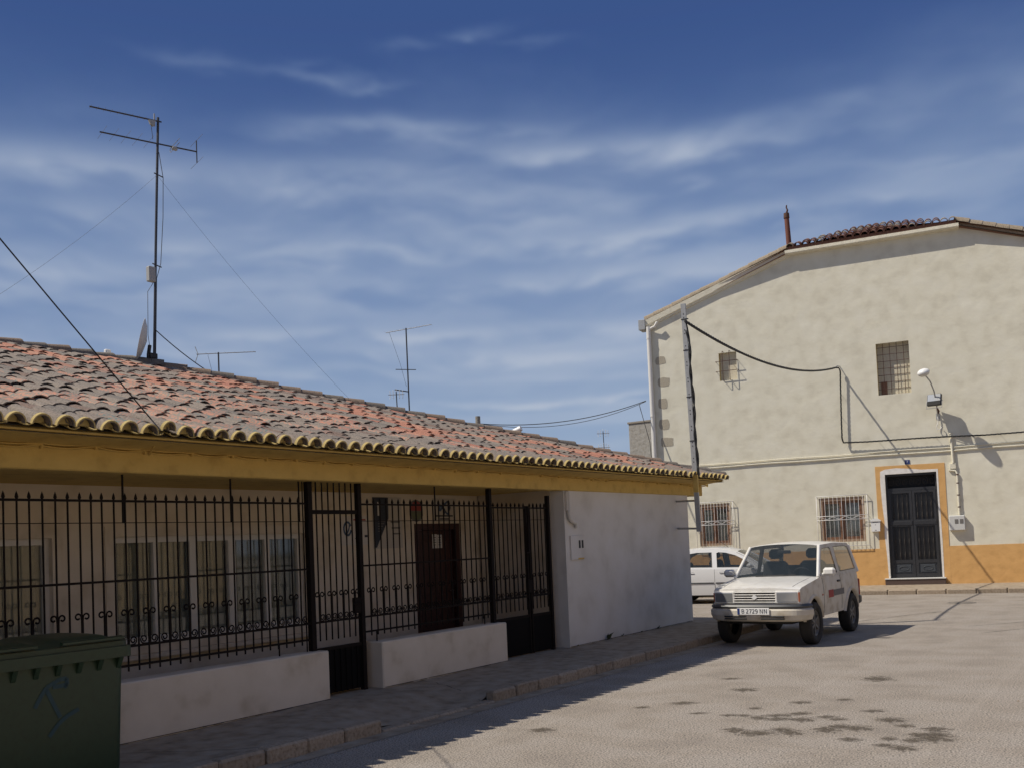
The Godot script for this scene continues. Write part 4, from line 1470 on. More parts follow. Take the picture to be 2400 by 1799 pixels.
func make_cream_fittings():
	# street lamp on a bent arm
	var L := wall_thing("wall_lamp", "white dome street lamp on thin bent arm beside the barred upper window", "street lamp", 1.98, 5.1)
	var st := begin()
	tube(st, [Vector3(0, -0.05, 0.0), Vector3(0, 0.0, 0.08), Vector3(-0.01, 0.30, 0.22), Vector3(-0.05, 0.66, 0.48), Vector3(-0.13, 0.92, 0.72), Vector3(-0.24, 1.08, 0.86)], 0.020, 8)
	part(L, "arm", st, M.zinc)
	var hs := begin(0)
	var tilt := Transform3D(Basis(Vector3.RIGHT, 0.22) * Basis(Vector3.BACK, 0.22), Vector3(-0.285, 1.15, 0.93))
	lathe(hs, [Vector2(0.0, 0.13), Vector2(0.07, 0.122), Vector2(0.13, 0.095), Vector2(0.165, 0.05), Vector2(0.178, 0.0), Vector2(0.165, -0.015)], 20, tilt)
	part(L, "shade", hs, M.lamp_white)
	var ls := begin(0)
	lathe(ls, [Vector2(0.165, -0.014), Vector2(0.14, -0.06), Vector2(0.08, -0.095), Vector2(0.0, -0.105)], 20, tilt)
	part(L, "bowl", ls, M.meter_grey)
	var bp := begin()
	cbox(bp, Vector3(-0.05, -0.12, 0.0), Vector3(0.05, 0.06, 0.02), 0.004)
	part(L, "wall_plate", bp, M.zinc)
	# floodlight
	var F := wall_thing("floodlight", "square grey floodlight with black ribbed back under the wall lamp", "floodlight", 2.0, 5.16)
	var ft := Transform3D(Basis(Vector3.UP, -0.25) * Basis(Vector3.RIGHT, -0.35), Vector3(-0.09, 0.36, 0.38))
	var bs := begin()
	cbox(bs, Vector3(-0.20, -0.16, -0.10), Vector3(0.20, 0.20, 0.0), 0.02, ft)
	part(F, "housing", bs, M.dark_metal)
	var gs := begin()
	cbox(gs, Vector3(-0.18, -0.04, 0.001), Vector3(0.18, 0.18, 0.012), 0.004, ft)
	part(F, "glass", gs, M.flood_glass)
	for k in 5:
		var rb := begin()
		box(rb, Vector3(-0.18, -0.155 + 0.023 * k, 0.001), Vector3(0.18, -0.145 + 0.023 * k, 0.02), ft)
		part(F, "fin", rb, M.trim_black)
	var us := begin()
	tube(us, [ft * Vector3(-0.215, 0.0, -0.05), ft * Vector3(-0.215, -0.24, -0.05), ft * Vector3(0.215, -0.24, -0.05), ft * Vector3(0.215, 0.0, -0.05)], 0.010, 6)
	part(F, "stirrup", us, M.zinc)
	var cs := begin()
	tube(cs, [ft * Vector3(0.08, -0.24, -0.05), Vector3(0.02, 0.05, 0.15), Vector3(0, 0, 0.02)], 0.025, 8)
	part(F, "mount", cs, M.rust)
	# hooked wire end under the floodlight
	var K := wall_thing("hanging_wire", "short looped wire end hanging under the floodlight", "wire", 1.98, 4.72)
	var ks := begin()
	tube(ks, [Vector3(0, 0.42, 0.05), Vector3(0.0, 0.2, 0.06), Vector3(-0.03, 0.08, 0.06), Vector3(-0.06, 0.02, 0.07), Vector3(-0.03, -0.04, 0.08), Vector3(0.04, -0.05, 0.09), Vector3(0.08, 0.0, 0.08), Vector3(0.05, 0.05, 0.06)], 0.012, 6)
	part(K, "loop", ks, M.pvc)
	# mailbox
	var B := wall_thing("mailbox", "white metal mailbox with arched lid between barred window and iron door", "mailbox", 0.075, 1.75)
	var ms := begin()
	var prof := PackedVector2Array([Vector2(-0.12, 0.0), Vector2(0.12, 0.0), Vector2(0.135, 0.31), Vector2(-0.135, 0.31)])
	slab(ms, prof, [], 0.11, Transform3D(Basis(), Vector3(0, 0, 0.115)))
	part(B, "body", ms, M.plastic_white)
	var lid := begin()
	slab(lid, PackedVector2Array([Vector2(-0.155, 0.305), Vector2(0.155, 0.305), Vector2(0.155, 0.325), Vector2(0.09, 0.375), Vector2(0.0, 0.40), Vector2(-0.09, 0.375), Vector2(-0.155, 0.325)]), [], 0.13, Transform3D(Basis(), Vector3(0, 0, 0.135)))
	part(B, "lid", lid, M.plastic_white)
	board(B, "slot", rect(-0.08, 0.265, 0.08, 0.28), 0.118, M.black, 0.002)
	board(B, "keyhole", ellipse(0.0, 0.20, 0.010, 0.010, 10), 0.118, M.black, 0.002)
	board(B, "foot_mark", rect(-0.025, 0.03, 0.025, 0.045), 0.118, M.print_grey, 0.002)
	# meter box
	var E := wall_thing("meter_box", "pale grey meter box with two square windows right of the iron door", "meter box", 2.32, 1.68)
	var es := begin()
	cbox(es, Vector3(-0.215, 0.0, 0.0), Vector3(0.215, 0.44, 0.14), 0.02)
	part(E, "box", es, M.meter_grey)
	for k in 2:
		var w := begin()
		cbox(w, Vector3(-0.06 + 0.135 * k, 0.20, 0.139), Vector3(0.035 + 0.135 * k, 0.33, 0.146), 0.003)
		part(E, "window", w, M.print_grey)
	# conduit down to the meter box
	var U := wall_thing("conduit", "cream conduit pipe running down to the meter box beside the door", "pipe", 2.35, 2.15)
	var cc := begin()
	tube(cc, [Vector3(-0.06, 2.4, 0.04), Vector3(-0.03, 1.50, 0.04)], 0.035, 8)
	part(U, "upper_pipe", cc, M.cream_trim)
	var cd := begin()
	tube(cd, [Vector3(-0.16, 1.30, 0.03), Vector3(0.0, 1.28, 0.04), Vector3(0.045, 1.22, 0.04), Vector3(0.05, 0.0, 0.04)], 0.030, 8)
	part(U, "lower_pipe", cd, M.cream_trim)
	for y in [0.2, 0.55, 0.9, 1.15]:
		var ck := begin()
		tube(ck, [Vector3(0.05, y, 0.04), Vector3(0.05, y + 0.03, 0.04)], 0.036, 8)
		part(U, "clip", ck, M.rust)
	var jb := begin()
	cbox(jb, Vector3(-0.14, 1.34, 0.0), Vector3(0.03, 1.50, 0.06), 0.006)
	part(U, "junction_box", jb, M.cream_trim)
	# house number
	var Nn := wall_thing("house_number", "small blue number seven plate above the iron door", "sign", 1.064, 3.72)
	var ns := begin()
	cbox(ns, Vector3(-0.07, 0.0, 0.0), Vector3(0.07, 0.125, 0.015), 0.003)
	part(Nn, "plate", ns, M.plate_blue)
	var tm := TextMesh.new()
	tm.text = "7"
	tm.font = SystemFont.new()
	tm.font.font_names = PackedStringArray(["Droid Sans"])
	tm.font_size = 32
	tm.pixel_size = 0.0028
	tm.depth = 0.002
	part(Nn, "numeral", tm, M.plastic_white, Transform3D(Basis(), Vector3(0, 0.0625, 0.017)))
	# stovepipe over the roof
	var S := wall_thing("stovepipe", "rusty red stovepipe with bent cap on the cream house roof", "chimney pipe", -2.07, 10.6, -0.35)
	var ss := begin()
	tube(ss, [Vector3(0.02, 0.0, 0), Vector3(-0.02, 1.30, 0)], 0.085, 10, 0.075)
	part(S, "pipe", ss, M.stovepipe)
	var sc := begin()
	tube(sc, [Vector3(-0.02, 1.24, 0), Vector3(-0.02, 1.40, 0)], 0.095, 10, 0.085)
	part(S, "collar", sc, M.rust)
	var sk := begin()
	tube(sk, [Vector3(-0.02, 1.38, 0), Vector3(0.02, 1.50, 0), Vector3(-0.01, 1.58, 0), Vector3(0.0, 1.66, 0)], 0.035, 6, 0.02)
	part(S, "cap", sk, M.rust)

# ---------------------------------------------------------------- cars; own axes: x forward, y up
func wheel(parent: Node, at: Vector3, r: float, width: float, out: float):
	var W := Node3D.new()
	W.name = "wheel"
	parent.add_child(W, true)
	W.position = at
	var turn := Transform3D(Basis(Vector3.RIGHT, PI / 2 * out), Vector3.ZERO)
	var t := begin(0)
	var h := width * 0.5
	lathe(t, [Vector2(r * 0.60, -h * 0.8), Vector2(r * 0.9, -h), Vector2(r * 0.985, -h * 0.8), Vector2(r, -h * 0.4), Vector2(r, h * 0.4), Vector2(r * 0.985, h * 0.8), Vector2(r * 0.9, h), Vector2(r * 0.62, h * 0.85), Vector2(r * 0.60, h * 0.6)], 30, turn)
	part(W, "tyre", t, M.tyre)
	var m := begin(0)
	lathe(m, [Vector2(r * 0.61, h * 0.7), Vector2(r * 0.57, h * 0.72), Vector2(r * 0.54, h * 0.2), Vector2(r * 0.2, h * 0.25), Vector2(r * 0.17, h * 0.55), Vector2(0.0, h * 0.6)], 24, turn)
	m.set_smooth_group(-1)
	for k in 6:
		box(m, Vector3(-r * 0.055, h * 0.3, r * 0.12), Vector3(r * 0.055, h * 0.62, r * 0.57), turn * Transform3D(Basis(Vector3.UP, TAU * k / 6), Vector3.ZERO))
	part(W, "rim", m, M.rim)

func seat_shape(st: SurfaceTool, x: float, z: float, y: float, w: float):
	cbox(st, Vector3(x - 0.05, y, z - w), Vector3(x + 0.42, y + 0.16, z + w), 0.05)
	cbox(st, Vector3(-0.07, 0.0, -w), Vector3(0.07, 0.56, w), 0.06, Transform3D(Basis(Vector3.BACK, 0.22), Vector3(x, y + 0.12, z)))
	cbox(st, Vector3(-0.05, 0.60, -w * 0.55), Vector3(0.05, 0.78, w * 0.55), 0.045, Transform3D(Basis(Vector3.BACK, 0.2), Vector3(x, y + 0.12, z)))

func car_shell(T: Node3D, P: Dictionary):
	var hw: float = P.hw
	var xf: float = P.xf
	var xr: float = P.xr
	var width := func(x: float) -> float:
		var f := clampf((x - (xf - P.nose)) / P.nose, 0.0, 1.0)
		var b := clampf(((xr + P.tail) - x) / P.tail, 0.0, 1.0)
		return hw * (1.0 - P.nose_in * f * f - 0.05 * b * b)
	var bulge := func(y: float) -> float:
		var q: float = (y - P.wide_y) / 0.40
		return 1.0 - (0.055 if q > 0.0 else 0.04) * q * q
	var top: PackedVector2Array = P.top
	var top_at := func(x: float) -> float:
		for i in top.size() - 1:
			if x <= top[i + 1].x:
				return lerpf(top[i].y, top[i + 1].y, clampf((x - top[i].x) / maxf(top[i + 1].x - top[i].x, 1e-4), 0.0, 1.0))
		return top[top.size() - 1].y
	# sides with wheel arches
	var outer := PackedVector2Array([Vector2(xr, P.sill), Vector2(xf, P.sill)])
	for i in range(top.size() - 1, -1, -1):
		outer.append(top[i])
	var arches := []
	for wx in P.axles:
		var a := PackedVector2Array()
		for k in 25:
			var t := -0.35 + (PI + 0.7) * k / 24.0
			a.append(Vector2(wx + cos(t) * P.arch, P.wheel + sin(t) * P.arch))
		arches.append(a)
	var xs := []
	var q := xr
	while q < xf:
		xs.append(q)
		q += 0.10
	var ys := [P.sill + 0.1, P.wide_y - 0.1, P.wide_y, P.wide_y + 0.1, P.wide_y + 0.2, P.wide_y + 0.3]
	for s in [1.0, -1.0]:
		var st := begin(1)
		panel(st, outer, arches, xs, func(p: Vector2): return Vector3(p.x, p.y, s * width.call(p.x) * bulge.call(p.y)), ys)
		part(T, "side_panel", st, P.side_paint)
		for wx in P.axles:
			# turned-in arch lip and dark well
			var lip := begin(1)
			var well := begin(1)
			for k in 20:
				var t0 := -0.25 + (PI + 0.5) * k / 20.0
				var t1 := -0.25 + (PI + 0.5) * (k + 1) / 20.0
				var pt := func(t: float, r: float, inn: float):
					var c := Vector2(wx + cos(t) * r, maxf(P.wheel + sin(t) * r, P.sill - 0.02))
					return Vector3(c.x, c.y, s * (width.call(c.x) * bulge.call(c.y) + inn))
				quad(lip, pt.call(t0, P.arch + 0.055, 0.002), pt.call(t1, P.arch + 0.055, 0.002), pt.call(t1, P.arch + 0.02, P.flare), pt.call(t0, P.arch + 0.02, P.flare))
				quad(lip, pt.call(t0, P.arch + 0.02, P.flare), pt.call(t1, P.arch + 0.02, P.flare), pt.call(t1, P.arch - 0.01, -0.03), pt.call(t0, P.arch - 0.01, -0.03))
				quad(well, pt.call(t0, P.arch + 0.01, -0.02), pt.call(t1, P.arch + 0.01, -0.02), pt.call(t1, P.arch + 0.01, -0.30), pt.call(t0, P.arch + 0.01, -0.30))
			part(T, "arch_lip", lip, P.side_paint)
			part(T, "wheel_well", well, M.underbody)
	# bonnet
	var cow: float = P.outline[P.outline.size() - 1].x
	var hs := begin(1)
	var n := 14
	for i in n:
		for j in 12:
			var v := []
			for c in [[i, j], [i + 1, j], [i + 1, j + 1], [i, j + 1]]:
				var x := lerpf(cow - 0.06, xf, float(c[0]) / n)
				var y: float = top_at.call(x)
				var w: float = width.call(x) * bulge.call(y)
				var u: float = -1.0 + 2.0 * c[1] / 12.0
				v.append(Vector3(x + (P.front_bow * (1.0 - u * u) if c[0] == n else 0.0), y + P.crown * (1.0 - pow(absf(u), 3.0)), w * u))
			quad(hs, v[0], v[1], v[2], v[3])
	part(T, "bonnet", hs, P.paint)
	# front and rear faces
	for e in [[xf, P.front_bow, "front_panel"], [xr, -P.rear_bow, "rear_panel"]]:
		var es := begin(1)
		for i in 8:
			for j in 12:
				var v := []
				for c in [[i, j], [i + 1, j], [i + 1, j + 1], [i, j + 1]]:
					var y := lerpf(P.sill + 0.02, top_at.call(e[0]), c[0] / 8.0)
					var u: float = -1.0 + 2.0 * c[1] / 12.0
					v.append(Vector3(e[0] + e[1] * (1.0 - u * u), y + (P.crown * (1.0 - pow(absf(u), 3.0)) if c[0] == 8 and e[0] > 0 else 0.0), width.call(e[0]) * bulge.call(y) * u))
				quad(es, v[0], v[1], v[2], v[3])
		part(T, e[2], es, P.paint)
	var us := begin()
	cbox(us, Vector3(xr + 0.1, P.sill - 0.06, -hw * 0.72), Vector3(xf - 0.1, P.sill + 0.08, hw * 0.72), 0.03)
	part(T, "underbody", us, M.underbody)
	# glasshouse
	var line: PackedVector2Array = P.outline
	var base_w: float = hw * bulge.call(line[0].y) - 0.006
	var belt: float = P.belt
	var side_at := func(p: Vector2) -> Vector3:
		return Vector3(p.x, p.y, base_w - P.tumble * (p.y - belt))
	var frame := PackedVector2Array(line)
	for s in [1.0, -1.0]:
		var fs := begin()
		panel(fs, frame, P.windows, [], func(p: Vector2):
			var v: Vector3 = side_at.call(p)
			return Vector3(v.x, v.y, v.z * s))
		part(T, "pillar_frame", fs, P.side_paint)
		for w in P.windows:
			var gs := begin()
			panel(gs, w, [], [], func(p: Vector2):
				var v: Vector3 = side_at.call(p)
				return Vector3(v.x, v.y, (v.z - 0.008) * s))
			part(T, "side_window", gs, M.car_glass)
			var rs := begin()
			for i in w.size():
				var a: Vector3 = side_at.call(w[i])
				var b: Vector3 = side_at.call(w[(i + 1) % w.size()])
				var m2: Vector2 = Vector2.ZERO
				for p in w:
					m2 += p
				m2 /= w.size()
				var ia: Vector3 = side_at.call(w[i].lerp(m2, 0.045))
				var ib: Vector3 = side_at.call(w[(i + 1) % w.size()].lerp(m2, 0.045))
				quad(rs, Vector3(a.x, a.y, (a.z + 0.003) * s), Vector3(b.x, b.y, (b.z + 0.003) * s), Vector3(ib.x, ib.y, (ib.z - 0.001) * s), Vector3(ia.x, ia.y, (ia.z - 0.001) * s))
			part(T, "window_seal", rs, M.trim_black)
	# roof, windscreen and rear window across the car
	var skins := {"roof": [P.i_rear, P.i_ws, P.paint], "windscreen": [P.i_ws, line.size() - 1, M.car_glass], "rear_window": [0, P.i_rear, M.car_glass]}
	for nm in skins:
		var k: Array = skins[nm]
		var ss := begin(1)
		var es2 := begin(1)
		for i in range(k[0], k[1]):
			for j in 12:
				var v := []
				var edge := []
				for c in [[i, j], [i + 1, j], [i + 1, j + 1], [i, j + 1]]:
					var p: Vector2 = line[c[0]]
					var u: float = -1.0 + 2.0 * c[1] / 12.0
					var wz: float = side_at.call(p).z
					var lift: float = P.roof_crown * (1.0 - pow(absf(u), 2.6))
					var fwd: float = 0.05 * (1.0 - u * u) * (1.0 if nm == "windscreen" else -1.0 if nm == "rear_window" else 0.0)
					if nm == "windscreen" and c[0] == k[0] or nm == "rear_window" and c[0] == k[1]:
						fwd = 0.0
					elif nm != "roof":
						lift = lift * 0.0
					v.append(Vector3(p.x + fwd, p.y + lift, wz * u))
				quad(ss, v[0], v[1], v[2], v[3])
		part(T, nm, ss, k[2])
		if nm != "roof":
			# painted surround of the glass
			var fr := begin()
			for sgn in [-1.0, 1.0]:
				var path := []
				for i in range(k[0], k[1] + 1):
					var w2: Vector3 = side_at.call(line[i])
					path.append(Vector3(w2.x, w2.y, sgn * (w2.z - 0.012)))
				tube(fr, path, P.pillar, 6)
			part(T, "pillar", fr, P.paint)

# a door's shut line, following the swell of the side
func shut_line(T: Node3D, x: float, y0: float, y1: float, s: float, hw: float, wide_y: float):
	var pts := []
	for k in 9:
		var y := lerpf(y0, y1, k / 8.0)
		var q := (y - wide_y) / 0.40
		pts.append(Vector3(x, y, s * (hw * (1.0 - (0.055 if q > 0.0 else 0.04) * q * q) - 0.001)))
	var st := begin()
	tube(st, pts, 0.0045, 4)
	part(T, "door_gap", st, M.trim_black)

func make_suv():
	var T := thing("offroad_car", "dusty white three door off-road car parked half in the roof shadow", "car", Vector3(17.18, 0, 2.49), Basis(Vector3.UP, PI))
	var P := {"hw": 0.775, "xf": 1.66, "xr": -1.72, "nose": 0.55, "tail": 0.4, "nose_in": 0.055, "wide_y": 0.74, "sill": 0.42, "axles": [-1.1, 1.1], "wheel": 0.345, "arch": 0.415, "flare": 0.035,
		"top": PackedVector2Array([Vector2(-1.72, 1.06), Vector2(0.62, 1.075), Vector2(1.30, 1.0), Vector2(1.58, 0.955), Vector2(1.66, 0.925)]),
		"outline": PackedVector2Array([Vector2(-1.72, 1.06), Vector2(-1.56, 1.56), Vector2(-1.50, 1.60), Vector2(-0.6, 1.625), Vector2(0.12, 1.605), Vector2(0.19, 1.59), Vector2(0.68, 1.075)]),
		"i_rear": 1, "i_ws": 5, "belt": 1.06, "tumble": 0.22, "crown": 0.03, "front_bow": 0.06, "rear_bow": 0.03, "roof_crown": 0.045, "pillar": 0.030, "paint": M.suv_paint, "side_paint": M.suv_dusty_shaded,
		"windows": [PackedVector2Array([Vector2(0.56, 1.10), Vector2(-0.40, 1.10), Vector2(-0.36, 1.53), Vector2(-0.30, 1.555), Vector2(0.08, 1.545), Vector2(0.16, 1.52)]), PackedVector2Array([Vector2(-0.56, 1.11), Vector2(-1.56, 1.12), Vector2(-1.50, 1.44), Vector2(-1.44, 1.53), Vector2(-1.3, 1.56), Vector2(-0.56, 1.555)])]}
	car_shell(T, P)
	for x in [-1.1, 1.1]:
		for s in [-1.0, 1.0]:
			wheel(T, Vector3(x, 0.345, s * 0.70), 0.345, 0.205, s)
	# grille with white bars
	var xg := 1.735
	var G := Node3D.new()
	G.name = "grille"
	T.add_child(G)
	var bk := begin()
	box(bk, Vector3(1.66, 0.725, -0.36), Vector3(xg - 0.005, 0.895, 0.36))
	part(G, "backing", bk, M.trim_black)
	for k in 5:
		var b := begin()
		cbox(b, Vector3(xg - 0.012, 0.722 + 0.040 * k, -0.355), Vector3(xg + 0.014, 0.738 + 0.040 * k, 0.355), 0.005)
		part(G, "bar", b, M.suv_paint)
	var em := begin()
	slab(em, PackedVector2Array([Vector2(-0.055, 0.81), Vector2(0.0, 0.77), Vector2(0.055, 0.81), Vector2(0.0, 0.85)]), [], 0.012, Transform3D(Basis(Vector3(0, 0, -1), Vector3.UP, Vector3(1, 0, 0)), Vector3(xg + 0.022, 0, 0)))
	part(G, "emblem", em, M.plastic_white)
	for s in [-1.0, 1.0]:
		var H := Node3D.new()
		H.name = "headlight"
		T.add_child(H, true)
		var turn := Transform3D(Basis(Vector3.UP, -0.14 * s), Vector3(1.715, 0.81, 0.53 * s))
		var fr := begin()
		cbox(fr, Vector3(-0.08, -0.10, -0.19), Vector3(0.010, 0.095, 0.19), 0.01, turn)
		part(H, "surround", fr, M.suv_paint)
		var ln := begin()
		cbox(ln, Vector3(-0.01, -0.08, -0.165), Vector3(0.017, 0.075, 0.165), 0.008, turn)
		part(H, "lens", ln, M.lamp_lens)
		var am := begin()
		var z0 := 0.166 if s > 0 else -0.20
		cbox(am, Vector3(-0.05, -0.08, z0), Vector3(0.010, 0.075, z0 + 0.034), 0.006, turn)
		part(H, "indicator", am, M.lamp_amber)
	# shut lines round the bonnet
	for s in [-1.0, 1.0]:
		var bg := begin()
		tube(bg, [Vector3(0.70, 1.074, s * 0.615), Vector3(1.0, 1.045, s * 0.61), Vector3(1.30, 1.012, s * 0.60), Vector3(1.58, 0.968, s * 0.585)], 0.006, 4)
		part(T, "bonnet_gap", bg, M.trim_black)
	# bumper wrapping the corners
	var B := Node3D.new()
	B.name = "front_bumper"
	T.add_child(B)
	var path := []
	for k in 41:
		var u := -1.0 + 2.0 * k / 40.0
		path.append(Vector3(1.75 - 0.07 * u * u - 0.24 * pow(absf(u), 9.0), 0.0, 0.80 * u * (1.0 if absf(u) < 0.99 else 0.985)))
	var bs := begin()
	sweep(bs, path, PackedVector2Array([Vector2(0.06, 0.41), Vector2(-0.05, 0.44), Vector2(-0.085, 0.52), Vector2(-0.085, 0.60), Vector2(-0.05, 0.63), Vector2(0.06, 0.63)]))
	part(B, "bumper", bs, M.suv_dusty_shaded)
	var ts := begin()
	sweep(ts, path, PackedVector2Array([Vector2(0.06, 0.632), Vector2(-0.06, 0.632), Vector2(-0.075, 0.66), Vector2(-0.05, 0.69), Vector2(0.06, 0.69)]))
	part(B, "rubber_strip", ts, M.bumper_grey)
	for s in [-1.0, 1.0]:
		for k in 2:
			var sl := begin()
			cbox(sl, Vector3(1.76, 0.455 + 0.04 * k, 0.12 * s if s > 0 else -0.5), Vector3(1.835, 0.475 + 0.04 * k, 0.5 if s > 0 else -0.12), 0.004)
			part(B, "slot", sl, M.trim_black)
	# number plate
	var N := Node3D.new()
	N.name = "number_plate"
	T.add_child(N)
	var ps := begin()
	cbox(ps, Vector3(1.835, 0.535, -0.27), Vector3(1.848, 0.645, 0.27), 0.003)
	part(N, "plate", ps, M.plastic_white)
	var eb := begin()
	box(eb, Vector3(1.8485, 0.54, 0.225), Vector3(1.850, 0.64, 0.265))
	part(N, "blue_band", eb, M.plate_blue)
	var tm := TextMesh.new()
	tm.text = "B 2729 NN"
	tm.font = SystemFont.new()
	tm.font.font_names = PackedStringArray(["Droid Sans"])
	tm.font_size = 32
	tm.pixel_size = 0.00285
	tm.depth = 0.002
	part(N, "lettering", tm, M.print_dark, Transform3D(Basis(Vector3(0, 0, -1), Vector3.UP, Vector3(1, 0, 0)), Vector3(1.8505, 0.59, -0.02)))
	# mirrors, handle, door line, body strip
	for s in [-1.0, 1.0]:
		var ms := begin(0)
		tube(ms, [Vector3(0.56, 1.08, s * 0.73), Vector3(0.56, 1.13, s * 0.79)], 0.022, 6)
		cbox(ms, Vector3(0.50, 1.09, minf(s * 0.78, s * 0.98)), Vector3(0.60, 1.225, maxf(s * 0.78, s * 0.98)), 0.035)
		part(T, "mirror", ms, M.suv_paint)
		for dx in [0.56, -0.48]:
			shut_line(T, dx, 0.47, 1.06, s, 0.775, 0.74)
		var hd := begin()
		cbox(hd, Vector3(-0.40, 0.94, minf(s * 0.75, s * 0.785)), Vector3(-0.26, 0.975, maxf(s * 0.75, s * 0.785)), 0.01)
		part(T, "door_handle", hd, M.trim_black)
		# lettered side decal, worn: a red block and a grey one
		var d1 := begin()
		box(d1, Vector3(0.02, 0.70, s * 0.7768), Vector3(0.30, 0.83, s * 0.7785))
		part(T, "red_decal", d1, M.print_red)
		var d2 := begin()
		box(d2, Vector3(-0.62, 0.715, s * 0.7768), Vector3(0.0, 0.82, s * 0.7785))
		part(T, "grey_decal", d2, M.print_grey)
		var sr := begin()
		cbox(sr, Vector3(0.60, 0.76, minf(s * 0.75, s * 0.781)), Vector3(0.66, 0.79, maxf(s * 0.75, s * 0.781)), 0.004)
		part(T, "side_repeater", sr, M.lamp_amber)
	for z in [-0.34, 0.34]:
		var ss := begin()
		seat_shape(ss, -0.22, z, 0.66, 0.23)
		part(T, "front_seat", ss, M.seat)
	var rs := begin()
	cbox(rs, Vector3(-1.25, 0.64, -0.55), Vector3(-0.85, 0.82, 0.55), 0.05)
	cbox(rs, Vector3(-1.32, 0.72, -0.55), Vector3(-1.18, 1.22, 0.55), 0.05)
	part(T, "rear_seat", rs, M.seat)
	var da := begin()
	cbox(da, Vector3(0.36, 0.72, -0.66), Vector3(0.72, 1.06, 0.66), 0.05)
	part(T, "dashboard", da, M.seat)
	var sw := begin()
	var rim := []
	for k in 19:
		var a := TAU * k / 18.0
		rim.append(Vector3(0.28 + sin(a) * 0.07, 1.05 + sin(a) * 0.17, -0.34 + cos(a) * 0.18))
	tube(sw, rim, 0.014, 5)
	cbox(sw, Vector3(0.26, 1.0, -0.40), Vector3(0.34, 1.10, -0.28), 0.02)
	part(T, "steering_wheel", sw, M.trim_black)
	var rm := begin()
	cbox(rm, Vector3(0.17, 1.47, -0.12), Vector3(0.20, 1.53, 0.12), 0.012)
	part(T, "rear_view_mirror", rm, M.trim_black)
	for s in [-1.0, 1.0]:
		var wp := begin()
		tube(wp, [Vector3(0.70, 1.10, 0.1 * s + 0.25), Vector3(0.69, 1.115, 0.1 * s - 0.25)], 0.009, 5)
		part(T, "wiper", wp, M.trim_black)
	for s in [-1.0, 1.0]:
		var tl := begin()
		cbox(tl, Vector3(-1.77, 0.62, s * 0.70 - 0.05), Vector3(-1.72, 0.92, s * 0.70 + 0.05), 0.01)
		part(T, "tail_light", tl, M.print_red)
	var rb := begin()
	cbox(rb, Vector3(-1.85, 0.46, -0.76), Vector3(-1.70, 0.62, 0.76), 0.03)
	part(T, "rear_bumper", rb, M.bumper_grey)

